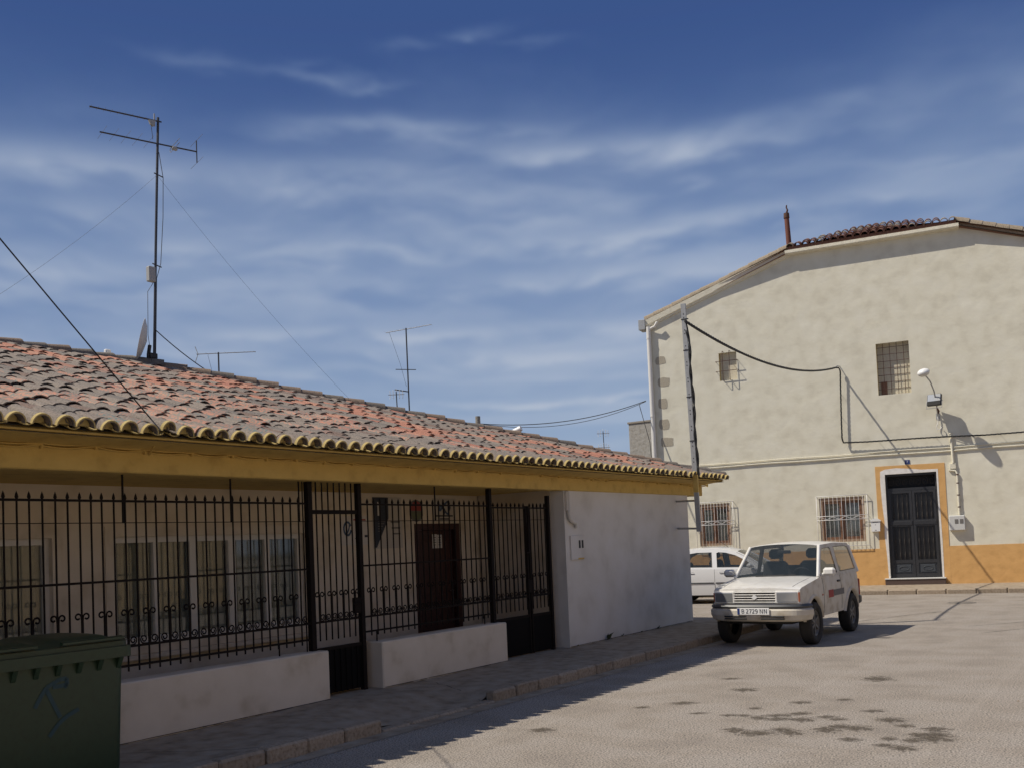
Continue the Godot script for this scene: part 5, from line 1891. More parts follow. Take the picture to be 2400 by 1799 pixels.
func make_hatchback():
	var T := thing("hatchback_car", "clean white five door hatchback parked along the cream house", "car", on_wall(-3.44, 0.0, 4.55), wall_basis)
	var P := {"hw": 0.84, "xf": 2.02, "xr": -2.02, "nose": 0.75, "tail": 0.6, "nose_in": 0.14, "wide_y": 0.68, "sill": 0.24, "axles": [-1.27, 1.30], "wheel": 0.30, "arch": 0.35, "flare": 0.008,
		"top": PackedVector2Array([Vector2(-2.02, 0.93), Vector2(-1.2, 0.955), Vector2(0.6, 0.915), Vector2(1.15, 0.90), Vector2(1.6, 0.80), Vector2(1.9, 0.70), Vector2(2.02, 0.60)]),
		"outline": PackedVector2Array([Vector2(-2.0, 0.935), Vector2(-1.86, 1.18), Vector2(-1.62, 1.345), Vector2(-1.2, 1.435), Vector2(-0.7, 1.47), Vector2(-0.25, 1.475), Vector2(0.1, 1.445), Vector2(0.4, 1.37), Vector2(0.75, 1.20), Vector2(1.22, 0.905)]),
		"i_rear": 2, "i_ws": 7, "belt": 0.93, "tumble": 0.34, "crown": 0.05, "front_bow": 0.16, "rear_bow": 0.10, "roof_crown": 0.05, "pillar": 0.028, "paint": M.hatch_paint, "side_paint": M.hatch_paint,
		"windows": [PackedVector2Array([Vector2(0.88, 0.965), Vector2(-0.12, 0.98), Vector2(-0.15, 1.36), Vector2(-0.1, 1.385), Vector2(0.10, 1.365), Vector2(0.36, 1.29), Vector2(0.64, 1.15)]), PackedVector2Array([Vector2(-0.25, 0.985), Vector2(-1.22, 1.0), Vector2(-1.36, 1.06), Vector2(-1.20, 1.24), Vector2(-0.98, 1.345), Vector2(-0.7, 1.385), Vector2(-0.28, 1.385)])]}
	car_shell(T, P)
	for x in [-1.27, 1.30]:
		for s in [-1.0, 1.0]:
			wheel(T, Vector3(x, 0.30, s * 0.75), 0.30, 0.185, s)
	for s in [-1.0, 1.0]:
		var rub := begin()
		cbox(rub, Vector3(-0.17, 0.545, minf(s * 0.815, s * 0.852)), Vector3(0.85, 0.585, maxf(s * 0.815, s * 0.852)), 0.012)
		part(T, "rubbing_strip", rub, M.bumper_grey)
		var rub2 := begin()
		cbox(rub2, Vector3(-0.98, 0.545, minf(s * 0.815, s * 0.850)), Vector3(-0.21, 0.585, maxf(s * 0.815, s * 0.850)), 0.012)
		part(T, "rubbing_strip", rub2, M.bumper_grey)
		for x in [-0.19, 0.92, -1.08]:
			shut_line(T, x, 0.30, 0.93, s, 0.84, 0.68)
		for x in [-0.06, -0.92]:
			var h := begin(0)
			cbox(h, Vector3(x, 0.80, minf(s * 0.81, s * 0.838)), Vector3(x + 0.18, 0.86, maxf(s * 0.81, s * 0.838)), 0.02)
			part(T, "handle_recess", h, M.trim_black)
			var h2 := begin()
			cbox(h2, Vector3(x + 0.01, 0.82, minf(s * 0.82, s * 0.852)), Vector3(x + 0.19, 0.842, maxf(s * 0.82, s * 0.852)), 0.01)
			part(T, "door_handle", h2, M.hatch_paint)
		var ms := begin()
		cbox(ms, Vector3(0.70, 0.95, minf(s * 0.84, s * 1.02)), Vector3(0.86, 1.07, maxf(s * 0.84, s * 1.02)), 0.05)
		part(T, "mirror", ms, M.hatch_paint)
	for z in [-0.36, 0.36]:
		var ss := begin()
		seat_shape(ss, -0.22, z, 0.50, 0.23)
		part(T, "front_seat", ss, M.seat)
	var rs := begin()
	cbox(rs, Vector3(-1.15, 0.52, -0.62), Vector3(-0.78, 0.72, 0.62), 0.05)
	cbox(rs, Vector3(-1.26, 0.60, -0.62), Vector3(-1.12, 1.10, 0.62), 0.05)
	for z in [-0.36, 0.36]:
		cbox(rs, Vector3(-1.28, 1.12, z - 0.11), Vector3(-1.20, 1.26, z + 0.11), 0.04)
	part(T, "rear_seat", rs, M.seat)
	var da := begin()
	cbox(da, Vector3(0.55, 0.55, -0.70), Vector3(1.05, 0.93, 0.70), 0.06)
	part(T, "dashboard", da, M.seat)
	var sw := begin()
	var rim := []
	for k in 19:
		var a := TAU * k / 18.0
		rim.append(Vector3(0.42 + sin(a) * 0.08, 0.93 + sin(a) * 0.16, 0.36 + cos(a) * 0.18))
	tube(sw, rim, 0.014, 5)
	part(T, "steering_wheel", sw, M.trim_black)
	var an := begin()
	tube(an, [Vector3(0.05, 1.49, 0), Vector3(-0.18, 1.66, 0)], 0.006, 5)
	part(T, "aerial", an, M.trim_black)
	for s in [-1.0, 1.0]:
		var hl := begin(0)
		cbox(hl, Vector3(1.80, 0.58, s * 0.60 - 0.13), Vector3(2.06, 0.70, s * 0.60 + 0.13), 0.05)
		part(T, "headlight", hl, M.lamp_lens)

# ---------------------------------------------------------------- rubbish container
func make_bin():
	var B := thing("rubbish_container", "big dark green wheeled rubbish container with faint blue scrawl on the pavement", "container", Vector3(4.12, 0.125, 0.76))
	var st := begin()
	var ring := func(y: float, hx: float, hz: float):
		var out := []
		for p in round_rect(-hx, -hz, hx, hz, 0.07):
			out.append(Vector3(p.x, y, p.y))
		return out
	var rings := [ring.call(0.035, 0.635, 0.415), ring.call(0.1, 0.645, 0.425), ring.call(0.96, 0.665, 0.455)]
	st.set_smooth_group(0)
	for i in rings.size() - 1:
		for k in rings[i].size():
			var j: int = (k + 1) % rings[i].size()
			quad(st, rings[i][k], rings[i + 1][k], rings[i + 1][j], rings[i][j])
	part(B, "body", st, M.bin_green)
	var rs := begin()
	slab(rs, round_rect(-0.715, -0.50, 0.715, 0.50, 0.06), [], 0.085, Transform3D(Basis(Vector3.RIGHT, -PI / 2), Vector3(0, 1.045, 0)))
	part(B, "rim", rs, M.bin_green)
	var r2 := begin()
	slab(r2, round_rect(-0.69, -0.475, 0.69, 0.475, 0.06), [], 0.04, Transform3D(Basis(Vector3.RIGHT, -PI / 2), Vector3(0, 1.0855, 0)))
	part(B, "rim_step", r2, M.bin_green)
	# lid, low dome with two raised fields and a front lip
	var ls := begin(0)
	var n := 16
	var top := func(u: float, v: float):
		var edge := (1.0 - pow(absf(u), 8.0)) * (1.0 - pow(absf(v), 6.0))
		var fields := 0.02 * smoothstep(0.08, 0.16, absf(u)) * smoothstep(0.88, 0.78, absf(u)) * smoothstep(0.85, 0.7, absf(v))
		return Vector3(u * 0.685, 1.087 + 0.035 * edge + fields + 0.012 * (1.0 - v * v), v * 0.48)
	for i in n * 2:
		for j in n:
			var u0 := -1.0 + float(i) / n
			var u1 := -1.0 + float(i + 1) / n
			var v0 := -1.0 + 2.0 * j / n
			var v1 := -1.0 + 2.0 * (j + 1) / n
			quad(ls, top.call(u0, v0), top.call(u1, v0), top.call(u1, v1), top.call(u0, v1))
	part(B, "lid", ls, M.bin_green)
	for k in 8:
		var gs := begin()
		var x := -0.60 + 0.172 * k
		sweep(gs, [Vector3(x - 0.018, 0, 0), Vector3(x + 0.018, 0, 0)], PackedVector2Array([Vector2(0.44, 0.958), Vector2(0.50, 0.958), Vector2(0.46, 0.88), Vector2(0.44, 0.86)]))
		part(B, "gusset", gs, M.bin_green)
	for k in 2:
		var hs := begin()
		var x := -0.36 + 0.72 * k
		sweep(hs, [Vector3(x - 0.26, 1.10, 0.0), Vector3(x + 0.26, 1.10, 0.0)], PackedVector2Array([Vector2(0.47, 0.0), Vector2(0.515, 0.005), Vector2(0.515, 0.02), Vector2(0.47, 0.03)]))
		part(B, "lid_grip", hs, M.bin_green)
	for sx in [-1.0, 1.0]:
		for sz in [-1.0, 1.0]:
			var ws := begin(0)
			lathe(ws, [Vector2(0.0, -0.02), Vector2(0.08, -0.02), Vector2(0.085, 0.0), Vector2(0.08, 0.02), Vector2(0.0, 0.02)], 16, Transform3D(Basis(Vector3.RIGHT, PI / 2), Vector3(sx * 0.45, 0.085, sz * 0.27)))
			ws.set_smooth_group(-1)
			box(ws, Vector3(sx * 0.45 - 0.03, 0.085, sz * 0.27 - 0.03), Vector3(sx * 0.45 + 0.03, 0.15, sz * 0.27 + 0.03))
			part(B, "castor", ws, M.rubber)
		var ts := begin()
		tube(ts, [Vector3(sx * 0.66, 0.9, 0.0), Vector3(sx * 0.76, 0.9, 0.0)], 0.025, 8)
		part(B, "trunnion", ts, M.zinc)
	# blue scrawl on the front face
	var lean := func(x: float, y: float): return Vector3(x, y, 0.425 + (y - 0.1) / 0.86 * 0.030 + 0.0035)
	for s in [[[-0.09, 0.66], [-0.05, 0.73], [0.0, 0.80], [0.10, 0.845], [0.16, 0.85], [0.165, 0.80], [0.14, 0.78]], [[0.0, 0.78], [0.05, 0.68], [0.11, 0.56]], [[0.26, 0.60], [0.17, 0.565], [0.10, 0.52], [0.02, 0.43]], [[0.05, 0.795], [0.17, 0.80]]]:
		var gst := begin()
		for i in s.size() - 1:
			var a := Vector2(s[i][0], s[i][1])
			var b := Vector2(s[i + 1][0], s[i + 1][1])
			var w := (b - a).normalized().orthogonal() * 0.016
			quad(gst, lean.call(a.x - w.x, a.y - w.y), lean.call(a.x + w.x, a.y + w.y), lean.call(b.x + w.x, b.y + w.y), lean.call(b.x - w.x, b.y - w.y))
		part(B, "painted_scrawl", gst, M.bin_paint)

# ---------------------------------------------------------------- aerials over the roofs
func rod(parent: Node, called: String, pts: Array, r: float, m: Material, sides := 6):
	var st := begin()
	tube(st, pts, r, sides)
	part(parent, called, st, m)

func yagi(T: Node3D, c: Vector3, d: Vector3, back: float, fore: float, n: int, length: float, r := 0.012):
	rod(T, "boom", [c - d * back, c + d * fore], r, M.aluminium)
	var e := d.cross(Vector3.UP).normalized()
	for k in n:
		var p := c + d * lerpf(-back + 0.03, fore - 0.03, float(k) / maxi(n - 1, 1))
		var l := length * lerpf(1.0, 0.62, float(k) / maxi(n - 1, 1)) * 0.5
		rod(T, "element", [p - e * l, p + e * l], 0.002, M.aluminium, 4)

func make_aerials():
	var base := Vector3(10.28, roof_y(-5.9) + 0.05, -5.90)
	var T := thing("tall_aerial_mast", "tall thin guyed aerial mast with two long booms on the roof ridge", "antenna", base)
	var top := Vector3(0.22, 4.36, 0)
	rod(T, "mast", [Vector3(0, -0.15, 0), top * 0.5, top], 0.022, M.dark_metal, 8)
	var d := Vector3(-0.945, 0, -0.326)
	var c1 := top * 0.985
	rod(T, "boom", [c1 - d * 0.06, c1 + d * 1.12], 0.013, M.dark_metal)
	var e := d.cross(Vector3.UP).normalized()
	for k in 9:
		var p := c1 + d * (0.22 + 0.11 * k)
		rod(T, "element", [p - e * 0.08, p + e * 0.08], 0.0025, M.aluminium, 4)
	var bs := begin()
	sweep(bs, [c1 + d * 0.10 - e * 0.03, c1 + d * 0.10 + e * 0.03], PackedVector2Array([Vector2(-0.06, -0.01), Vector2(0.06, -0.01), Vector2(0.02, -0.11), Vector2(-0.03, -0.08)]))
	part(T, "dipole_box", bs, M.grey_box)
	rod(T, "reflector", [c1 + d * 0.06 + Vector3(0, -0.1, 0), c1 + d * 0.06 + Vector3(0, 0.12, 0)], 0.012, M.grey_box)
	var c2 := top * 0.893
	rod(T, "boom", [c2 - d * 0.68, c2 + d * 0.95], 0.013, M.dark_metal)
	for k in 5:
		var p := c2 + d * (0.15 + 0.19 * k)
		rod(T, "element", [p - e * 0.30, p + e * 0.30], 0.0025, M.aluminium, 4)
	var ds := begin()
	cbox(ds, Vector3(-0.05, -0.035, -0.03), Vector3(0.05, 0.02, 0.03), 0.012, Transform3D(Basis(), c2 - d * 0.29 + Vector3(0, -0.02, 0)))
	part(T, "dipole_box", ds, M.grey_box)
	var loop := []
	for k in 13:
		var a := PI * k / 12.0 - PI / 2
		loop.append(c2 - d * 0.30 + e * (0.22 + 0.05 * cos(a)) + Vector3(0, 0.03 + 0.04 * sin(a), 0))
	rod(T, "folded_dipole", [c2 - d * 0.30 - e * 0.25] + loop + [c2 - d * 0.30 - e * 0.25 + Vector3(0, 0.07, 0)], 0.005, M.aluminium, 5)
	rod(T, "reflector", [c2 - d * 0.68 + Vector3(0, -0.20, 0), c2 - d * 0.68 + Vector3(0, 0.20, 0)], 0.010, M.dark_metal)
	for y in [-0.2, 0.2]:
		rod(T, "element", [c2 - d * 0.68 + Vector3(0, y, 0) - e * 0.32, c2 - d * 0.68 + Vector3(0, y, 0) + e * 0.32], 0.0035, M.aluminium, 4)
	var ab := begin()
	cbox(ab, Vector3(-0.13, -0.16, -0.05), Vector3(0.0, 0.10, 0.05), 0.012, Transform3D(Basis(), Vector3(0.06, 1.60, 0.0)))
	part(T, "amplifier_box", ab, M.grey_box)
	for f in [0.40, 0.765]:
		var p: Vector3 = top * f
		rod(T, "stand_off", [p + Vector3(-0.06, 0.02, 0), p + Vector3(0.1, -0.02, 0.03)], 0.010, M.dark_metal)
	rod(T, "coaxial_cable", [top * 0.86 + Vector3(0.03, 0, 0), top * 0.765 + Vector3(0.1, -0.03, 0.03), top * 0.6 + Vector3(0.12, 0, 0.02), top * 0.41 + Vector3(0.09, 0, 0.02), top * 0.35 + Vector3(0.03, 0, 0.0), Vector3(0.03, 0.1, 0.02)], 0.006, M.grey_cable, 5)
	rod(T, "coaxial_cable", [c1 + d * 0.12 + Vector3(0, -0.08, 0), c1 + d * 0.10 + Vector3(0, -0.28, 0), c2 + d * 0.08 + Vector3(0, 0.06, 0)], 0.005, M.grey_cable, 5)
	rod(T, "coaxial_cable", [Vector3(0.07, 1.5, 0.02), Vector3(-0.10, 1.25, 0.03), Vector3(-0.13, 0.5, 0.05), Vector3(-0.10, 0.02, 0.1)], 0.005, M.grey_cable, 5)
	var hitch := top * 0.765
	var g1 := Vector3(12.95, roof_y(-3.95) + 0.15, -3.95) - base
	var g2 := Vector3(6.9, roof_y(-5.95) + 0.15, -5.95) - base
	for g in [g1, g2]:
		var pts := []
		for k in 13:
			var t := k / 12.0
			pts.append(hitch.lerp(g, t) - Vector3(0, 0.5 * t * (1.0 - t), 0))
		rod(T, "guy_wire", pts, 0.0018, M.grey_cable, 4)
	var lead := []
	for k in 9:
		var t := k / 8.0
		lead.append(Vector3(0.04, 0.62, 0.02).lerp(Vector3(0.95, -0.22, 0.62), t) - Vector3(0, 0.22 * t * (1.0 - t), 0))
	rod(T, "lead_cable", lead, 0.009, M.grey_cable, 5)
	# satellite dish, seen edge on
	var right := Vector3(0.563, 0, 0.826).normalized()
	var fwd := Vector3(0.827, 0, -0.561).normalized()
	var S := thing("satellite_dish", "pale satellite dish seen edge on at the foot of the mast", "satellite dish", base + Vector3(-0.02, -0.12, 0.02))
	var axis := (-right * 0.93 + Vector3.UP * 0.22 - fwd * 0.33).normalized()
	var yb := Basis(axis.cross(Vector3.UP).normalized().cross(axis).cross(axis).normalized(), axis, Vector3.ZERO)
	yb.x = axis.cross(Vector3.UP).normalized()
	yb.z = yb.x.cross(axis)
	var dc := Vector3(-0.13, 0.52, 0.0)
	var dish := begin(0)
	lathe(dish, [Vector2(0.0, 0.0), Vector2(0.12, 0.012), Vector2(0.25, 0.045), Vector2(0.36, 0.09), Vector2(0.372, 0.088), Vector2(0.36, 0.078), Vector2(0.25, 0.03), Vector2(0.0, -0.015)], 32, Transform3D(yb, dc))
	part(S, "reflector", dish, M.meter_grey)
	var low := dc - yb.z * (0.36 if yb.z.y > 0 else -0.36) + axis * 0.09
	var lnb := dc + axis * 0.62 - Vector3(0, 0.36, 0)
	rod(S, "feed_arm", [low, lnb], 0.012, M.grey_box)
	var ln := begin()
	cbox(ln, Vector3(-0.05, -0.03, -0.04), Vector3(0.05, 0.07, 0.04), 0.015, Transform3D(Basis(), lnb))
	part(S, "receiver_head", ln, M.plastic_white)
	var br := begin()
	cbox(br, Vector3(-0.09, 0.24, -0.03), Vector3(0.06, 0.33, 0.05), 0.01)
	tube(br, [Vector3(-0.10, 0.05, 0.0), Vector3(-0.09, 0.30, 0.0), Vector3(-0.06, 0.46, 0.0)], 0.03, 6)
	part(S, "bracket", br, M.trim_black)
	# aerials on the hidden roofs behind
	var A := thing("roof_aerial", "low aerial with one long level boom behind the ridge beside the tall mast", "antenna", Vector3(18.3, 5.75, -14.0), Basis(), "aerials behind the ridge")
	rod(A, "mast", [Vector3(0, 0, 0), Vector3(0, 1.87, 0)], 0.022, M.dark_metal)
	yagi(A, Vector3(0, 1.84, 0), right, 0.62, 1.06, 7, 0.42)
	rod(A, "reflector", [Vector3(0, 1.84, 0) - right * 0.66 + Vector3(0.0, -0.22, 0), Vector3(0, 1.84, 0) - right * 0.58 + Vector3(0, 0.0, 0), Vector3(0, 1.84, 0) - right * 0.66 + Vector3(0, 0.22, 0)], 0.010, M.grey_box)
	rod(A, "coaxial_cable", [Vector3(0, 1.8, 0) - right * 0.3, Vector3(0, 0.9, 0) - right * 0.1, Vector3(0, 0.1, 0) - right * 0.02], 0.006, M.grey_cable, 4)
	var B := thing("roof_aerial", "tall slim aerial with tilted top boom and two short cross arms behind the ridge", "antenna", Vector3(26.6, 5.75, -14.0), Basis(), "aerials behind the ridge")
	rod(B, "mast", [Vector3(0.02, 0, 0), Vector3(0, 3.88, 0)], 0.026, M.dark_metal)
	yagi(B, Vector3(0, 3.84, 0), Vector3(0.141, 0.02, 0.988).normalized(), 0.85, 1.05, 8, 0.40)
	rod(B, "cross_arm", [Vector3(0, 2.42, 0) - right * 0.42, Vector3(0, 2.38, 0) + right * 0.3], 0.015, M.dark_metal)
	rod(B, "cross_arm", [Vector3(0, 1.65, 0) - right * 0.48 + Vector3(0, 0.06, 0), Vector3(0, 1.62, 0)], 0.022, M.dark_metal)
	rod(B, "foot_bracket", [Vector3(0, 0.82, 0) - right * 0.12, Vector3(0, 0.82, 0) + right * 0.16], 0.02, M.dark_metal)
	rod(B, "coaxial_cable", [Vector3(0, 3.75, 0) - right * 0.6, Vector3(0, 2.6, 0) - right * 0.25, Vector3(0, 1.8, 0) - right * 0.06], 0.006, M.grey_cable, 4)
	for k in 2:
		var C: Node3D
		if k == 0:
			C = thing("roof_aerial", "small white grid aerial on a short mast next to the tall slim aerial", "antenna", Vector3(26.0, 5.75, -14.0), Basis(), "aerials behind the ridge")
		else:
			C = thing("roof_aerial", "small two tier grid aerial between the low roof and the grey building", "antenna", Vector3(38.25, 5.1, -12.6), Basis(), "aerials behind the ridge")
		rod(C, "mast", [Vector3.ZERO, Vector3(-0.06, 1.55, 0)], 0.02, M.dark_metal)
		for t in (1 if k == 0 else 2):
			for j in 5:
				var o := right * (0.11 * (j - 2)) + Vector3(-0.06, 1.45 - 0.62 * t, 0)
				rod(C, "element", [o + Vector3(0, -0.15, 0), o + fwd * 0.08, o + Vector3(0, 0.2 - 0.03 * absf(j - 2.0), 0)], 0.009, M.plastic_white, 4)
			rod(C, "cross_bar", [Vector3(-0.06, 1.45 - 0.62 * t, 0) - right * 0.28, Vector3(-0.06, 1.45 - 0.62 * t, 0) + right * 0.28], 0.012, M.aluminium)
	var V := thing("vent_pipe", "short white vent pipe lying along the roof hip", "pipe", Vector3(15.65, roof_y(-2.13) + 0.10, -2.13))
	rod(V, "pipe", [Vector3(0.0, 0.02, -0.2), Vector3(0.05, 0.12, 0.04)], 0.055, M.plastic_white, 10)

# ---------------------------------------------------------------- poles and cables
func hang(a: Vector3, b: Vector3, sag: float, n := 24) -> Array:
	var out := []
	for k in n + 1:
		var t := float(k) / n
		out.append(a.lerp(b, t) - Vector3(0, 4.0 * sag * t * (1.0 - t), 0))
	return out

# strands laid round one another along a path
func twist(parent: Node, path: Array, r: float, lay_len: float, strands: int, m: Material):
	var dense := []
	for i in path.size() - 1:
		var n := maxi(2, int(path[i].distance_to(path[i + 1]) / (lay_len / 7.0)))
		for k in n:
			dense.append(path[i].lerp(path[i + 1], float(k) / n))
	dense.append(path[path.size() - 1])
	for s in strands:
		var pts := []
		var run := 0.0
		for i in dense.size():
			if i > 0:
				run += dense[i].distance_to(dense[i - 1])
			var t: Vector3 = (dense[mini(i + 1, dense.size() - 1)] - dense[maxi(i - 1, 0)]).normalized()
			var side := t.cross(Vector3.UP if absf(t.y) < 0.9 else Vector3.RIGHT).normalized()
			var up := side.cross(t)
			var a := TAU * (run / lay_len + float(s) / strands)
			pts.append(dense[i] + (side * cos(a) + up * sin(a)) * r)
		rod(parent, "strand", pts, r, m, 5)

func make_cables():
	# perforated steel pole bolted to the corner of the low house
	var top := Vector3(17.53, 6.34, 0.58)
	var foot := Vector3(17.74, 1.93, 0.58)
	var P := thing("steel_pole", "grey perforated steel pole bracketed to the white wall's far corner", "pole", foot)
	var up := (top - foot).normalized()
	var pb := Basis(Vector3(0.1, 0, 0.995).normalized(), up, Vector3.UP)
	pb.z = pb.x.cross(up).normalized()
	pb.x = up.cross(pb.z).normalized()
	var len := top.distance_to(foot)
	var st := begin()
	box(st, Vector3(-0.045, 0, 0.0), Vector3(0.045, len, 0.006), Transform3D(pb, Vector3.ZERO))
	box(st, Vector3(-0.045, 0, -0.045), Vector3(-0.039, len, -0.0005), Transform3D(pb, Vector3.ZERO))
	box(st, Vector3(0.039, 0, -0.045), Vector3(0.045, len, -0.0005), Transform3D(pb, Vector3.ZERO))
	part(P, "channel", st, M.zinc)
	var k := 1.35
	while k < len - 0.1:
		var hs := begin()
		for q in [0.0, 0.07]:
			slab(hs, ellipse(0.0, k + q, 0.010, 0.014, 8), [], 0.0015, Transform3D(pb, pb * Vector3(0, 0, 0.0078)))
		part(P, "bolt_hole", hs, M.black)
		k += 0.31
	var ys := begin()
	box(ys, Vector3(-0.047, 0.76, -0.047), Vector3(0.047, 1.16, 0.0085), Transform3D(pb, Vector3.ZERO))
	part(P, "yellow_painted_stretch", ys, M.yellow)
	for y in [0.06, 0.60]:
		var bs := begin()
		tube(bs, [Vector3(0, y, 0), Vector3(0.30, y + 0.02, -0.575)], 0.022, 6)
		part(P, "bracket", bs, M.zinc)
	for y in [1.75, 2.6, 3.5, 4.1]:
		var cs := begin()
		box(cs, Vector3(-0.055, y, -0.02), Vector3(0.085, y + 0.02, 0.012), Transform3D(pb, Vector3.ZERO))
		part(P, "strap", cs, M.trim_black)
	# the cable clipped down the pole
	var D := thing("pole_cable", "black cable strapped down the right side of the steel pole", "cable", foot + pb * Vector3(0.07, 1.1, 0))
	var dp := []
	for i in 16:
		dp.append(pb * Vector3(0.010 * sin(i * 1.1) + (0.0 if i < 14 else -0.03), 2.95 * i / 15.0, 0.012 * sin(i * 0.7)))
	twist(D, dp, 0.017, 0.8, 2, M.cable)
	# twisted supply cable across the street, then along the wall
	var a := foot + pb * Vector3(0.03, 4.07, 0.03)
	var b := on_wall(-0.81, 6.81, 0.16)
	var C := thing("supply_cable", "thick black twisted cable strung from the steel pole across the cream wall", "cable", a)
	var path := []
	for p in hang(a, b, 0.42, 28):
		path.append(p - a)
	twist(C, path, 0.016, 0.42, 3, M.cable)
	var W := thing("wall_cable", "black twisted cable clipped down and along the cream wall above the door", "cable", b)
	var wp := []
	for q in [[-0.81, 6.81, 0.16], [-0.72, 6.80, 0.13], [-0.68, 6.70, 0.12], [-0.70, 6.2, 0.12], [-0.73, 5.2, 0.12], [-0.74, 4.62, 0.12], [-0.70, 4.50, 0.12], [0.0, 4.47, 0.12], [1.2, 4.46, 0.12], [2.2, 4.44, 0.12], [3.2, 4.40, 0.12], [4.3, 4.40, 0.12], [6.0, 4.41, 0.12], [7.5, 4.40, 0.12]]:
		wp.append(on_wall(q[0], q[1], q[2]) - b)
	twist(W, wp, 0.013, 0.40, 3, M.cable)
	for q in [[-0.71, 6.0], [-0.73, 5.3], [0.3, 4.46], [1.1, 4.455], [1.9, 4.44], [2.7, 4.42], [3.6, 4.40], [4.5, 4.40]]:
		rod(W, "clip", [on_wall(q[0], q[1], 0.0) - b, on_wall(q[0], q[1], 0.13) - b], 0.006, M.dark_metal, 5)
	rod(W, "wall_hook", [on_wall(-0.70, 6.86, 0.0) - b, on_wall(-0.76, 6.86, 0.14) - b, on_wall(-0.81, 6.82, 0.16) - b], 0.014, M.zinc, 6)
	for n in 2:
		var y := 4.135 - 0.10 * n
		var O := thing("painted_wall_cable", ["upper cream painted cable running level across the cream wall", "lower cream painted cable running level across the cream wall"][n], "cable", on_wall(-6.6, y))
		var pts := []
		for i in 40:
			var s := lerpf(-6.6, 7.4, i / 39.0)
			pts.append(on_wall(s, y + 0.008 * sin(s * 1.9 + n) + rng.randf_range(-0.004, 0.004), 0.028) - on_wall(-6.6, y))
		rod(O, "sheath", pts, 0.020 if n == 1 else 0.015, M.cream_trim, 6)
	# wires from the concrete pole to the corner of the cream house, and the drop beside it
	var c0 := Vector3(23.82, 5.50, -9.0)
	var c1 := on_wall(-6.92, 6.42, 0.05)
	var E := thing("overhead_wire", "pair of thin dark wires from the concrete pole to the downpipe corner", "wire", c0)
	for n in 2:
		var pts := []
		for p in hang(c0, c1 + Vector3(0, 0.0, 0) - Vector3(0, 0.02 * n, 0), 0.30 + 0.10 * n, 16):
			pts.append(p - c0)
		rod(E, "strand", pts, 0.013 - 0.004 * n, M.grey_cable, 5)
	rod(E, "drop", [c1 - c0, c1 - c0 + Vector3(-0.3, -0.15, -0.1), c1 - c0 + Vector3(-0.05, -1.4, 0.1), c1 - c0 + Vector3(0.05, -3.4, 0.15)], 0.012, M.grey_cable, 5)
	# black wire from the eaves up over the roof
	var f0 := Vector3(5.79, 3.02, 0.42)
	var f1 := Vector3(2.2, 6.35, 0.9)
	var R := thing("roof_wire", "thin black wire rising from the eaves over the tiled roof", "wire", f0)
	var rp := []
	for p in hang(f0, f1 + (f1 - f0) * 1.5, 0.16, 16):
		rp.append(p - f0)
	rod(R, "strand", rp, 0.0065, M.cable, 5)
	rod(R, "eaves_hook", [Vector3(0, 0, 0), Vector3(0.03, -0.10, -0.2), Vector3(0.1, -0.16, -0.37)], 0.008, M.yellow, 5)
	# painted wires looped along the mustard beam
	var Y := thing("eaves_wire", "mustard painted wires looped along the eaves beam on small clips", "wire", Vector3(4.0, 2.92, 0.05))
	var x := -0.2
	var lo := 0.0
	while x < 15.1:
		var nx := x + rng.randf_range(0.42, 0.58)
		var nl := rng.randf_range(-0.022, 0.022)
		for n in 2:
			rod(Y, "strand", hang(Vector3(x, lo - 0.02 * n, 0.012), Vector3(nx, nl - 0.008 * n, 0.012), 0.012 + 0.012 * n, 5), 0.009, M.yellow, 4)
		var cs := begin()
		cbox(cs, Vector3(nx - 0.012, nl - 0.045, -0.016), Vector3(nx + 0.012, nl + 0.012, 0.022), 0.004)
		part(Y, "clip", cs, M.yellow)
		x = nx
		lo = nl

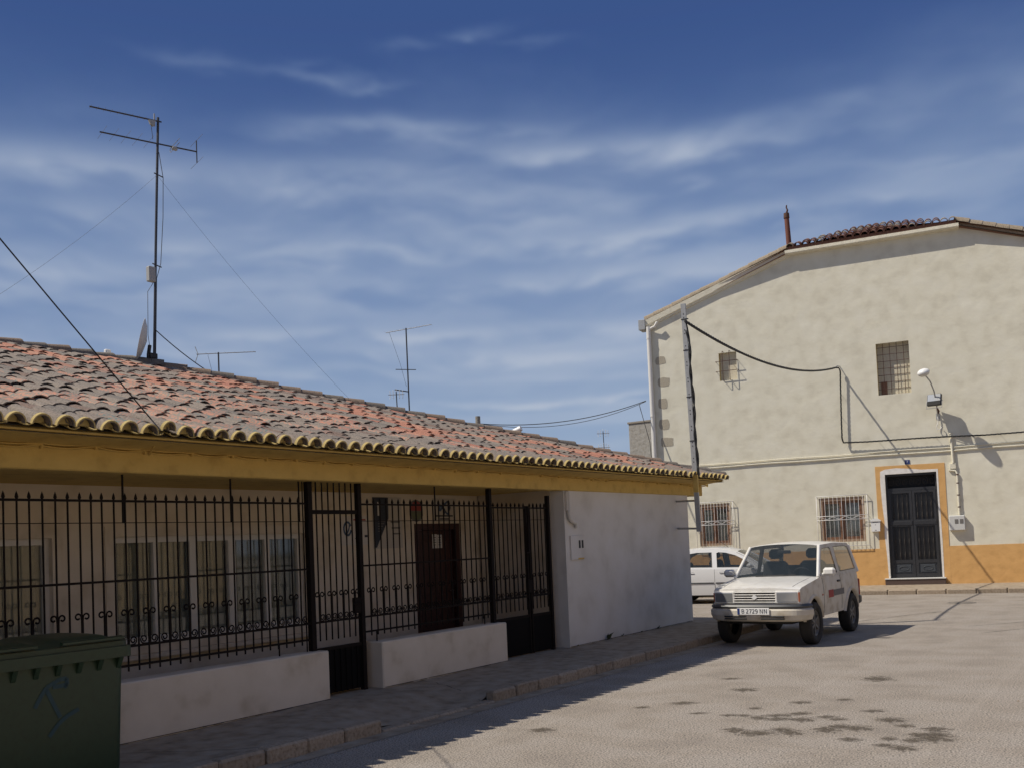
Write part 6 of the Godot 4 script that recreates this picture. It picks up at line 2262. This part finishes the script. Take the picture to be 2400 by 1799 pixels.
# ---------------------------------------------------------------- small things on and by the walls
func make_small_things():
	var Q := thing("meter_box", "white meter box with two black slots on the shaded white wall", "meter box", Vector3(14.05, 1.54, 0))
	var st := begin()
	cbox(st, Vector3(-0.215, 0, 0), Vector3(0.215, 0.40, 0.025), 0.006)
	part(Q, "door", st, M.white_wall)
	for k in 2:
		var s := begin()
		cbox(s, Vector3(0.035 + 0.095 * k, 0.19, 0.024), Vector3(0.085 + 0.095 * k, 0.32, 0.032), 0.002)
		part(Q, "slot", s, M.black)
	var wl := begin()
	cbox(wl, Vector3(0.0, 0.005, 0.024), Vector3(0.19, 0.03, 0.030), 0.002)
	part(Q, "warning_strip", wl, M.yellow)
	var G := thing("wall_conduit", "white conduit pipe with elbow on the white wall's left end", "pipe", Vector3(13.75, 2.05, 0))
	rod(G, "pipe", [Vector3(0.03, 0.62, 0.045), Vector3(0.03, 0.25, 0.045), Vector3(0.05, 0.17, 0.045), Vector3(0.14, 0.12, 0.045), Vector3(0.24, 0.10, 0.045), Vector3(0.27, 0.02, 0.04)], 0.035, M.white_wall, 8)
	var cb := begin()
	cbox(cb, Vector3(-0.02, 0.30, 0.0), Vector3(0.09, 0.62, 0.05), 0.01)
	part(G, "cover", cb, M.white_wall)
	# weeds in the joint between wall and pavement
	for w in [[14.92, 0.14, 14], [15.45, 0.06, 8], [16.2, 0.05, 6], [13.9, 0.05, 6], [16.9, 0.07, 8]]:
		var W := thing("weed", "small dry weed in the joint at the white wall's foot" if w[1] < 0.1 else "bushy weed growing at the foot of the white wall", "weed", Vector3(w[0], 0.125, 0.02), Basis(), "weeds along the white wall" if w[1] < 0.1 else "")
		var gs := begin()
		for k in w[2]:
			var a := rng.randf_range(0, TAU)
			var l: float = w[1] * rng.randf_range(0.6, 1.2)
			var d := Vector3(cos(a), 0, absf(sin(a)) * 0.7)
			var tip := d * l * 0.9 + Vector3(0, l * rng.randf_range(0.4, 1.0), 0)
			var mid := d * l * 0.4 + Vector3(0, l * 0.6, 0)
			var sd := d.cross(Vector3.UP).normalized() * l * 0.14
			quad(gs, Vector3.ZERO, mid - sd, tip, mid + sd)
		part(W, "leaves", gs, M.weed)
	# grit washed together along the kerb and thinly over the street
	var ps := begin()
	var pr := [Vector3(1, 0, 0), Vector3(-0.5, 0, 0.87), Vector3(-0.5, 0, -0.87)]
	for k in 3:
		tri(ps, pr[k], Vector3(0, 0.7, 0), pr[(k + 1) % 3])
	var pm := MultiMesh.new()
	pm.transform_format = MultiMesh.TRANSFORM_3D
	pm.mesh = finish(ps)
	pm.instance_count = 2600
	for i in 2600:
		var x := rng.randf_range(3.0, 19.0)
		var z := 1.53 + absf(rng.randfn(0.0, 0.16))
		if i % 3 == 0:
			x = rng.randf_range(5.0, 26.0)
			z = rng.randf_range(1.8, 11.0)
		var sc := rng.randf_range(0.003, 0.009) * (1.0 if i % 40 else 2.2)
		pm.set_instance_transform(i, Transform3D(Basis(Vector3.UP, rng.randf_range(0, TAU)).scaled(Vector3(sc, sc * rng.randf_range(0.6, 1.2), sc)), Vector3(x, 0.003, z)))
	var gm := MultiMeshInstance3D.new()
	gm.name = "grit"
	gm.multimesh = pm
	gm.material_override = M.kerb0
	add_child(gm)
	tag(gm, "loose grit along the kerb and over the street", "grit")
	gm.set_meta("kind", "stuff")
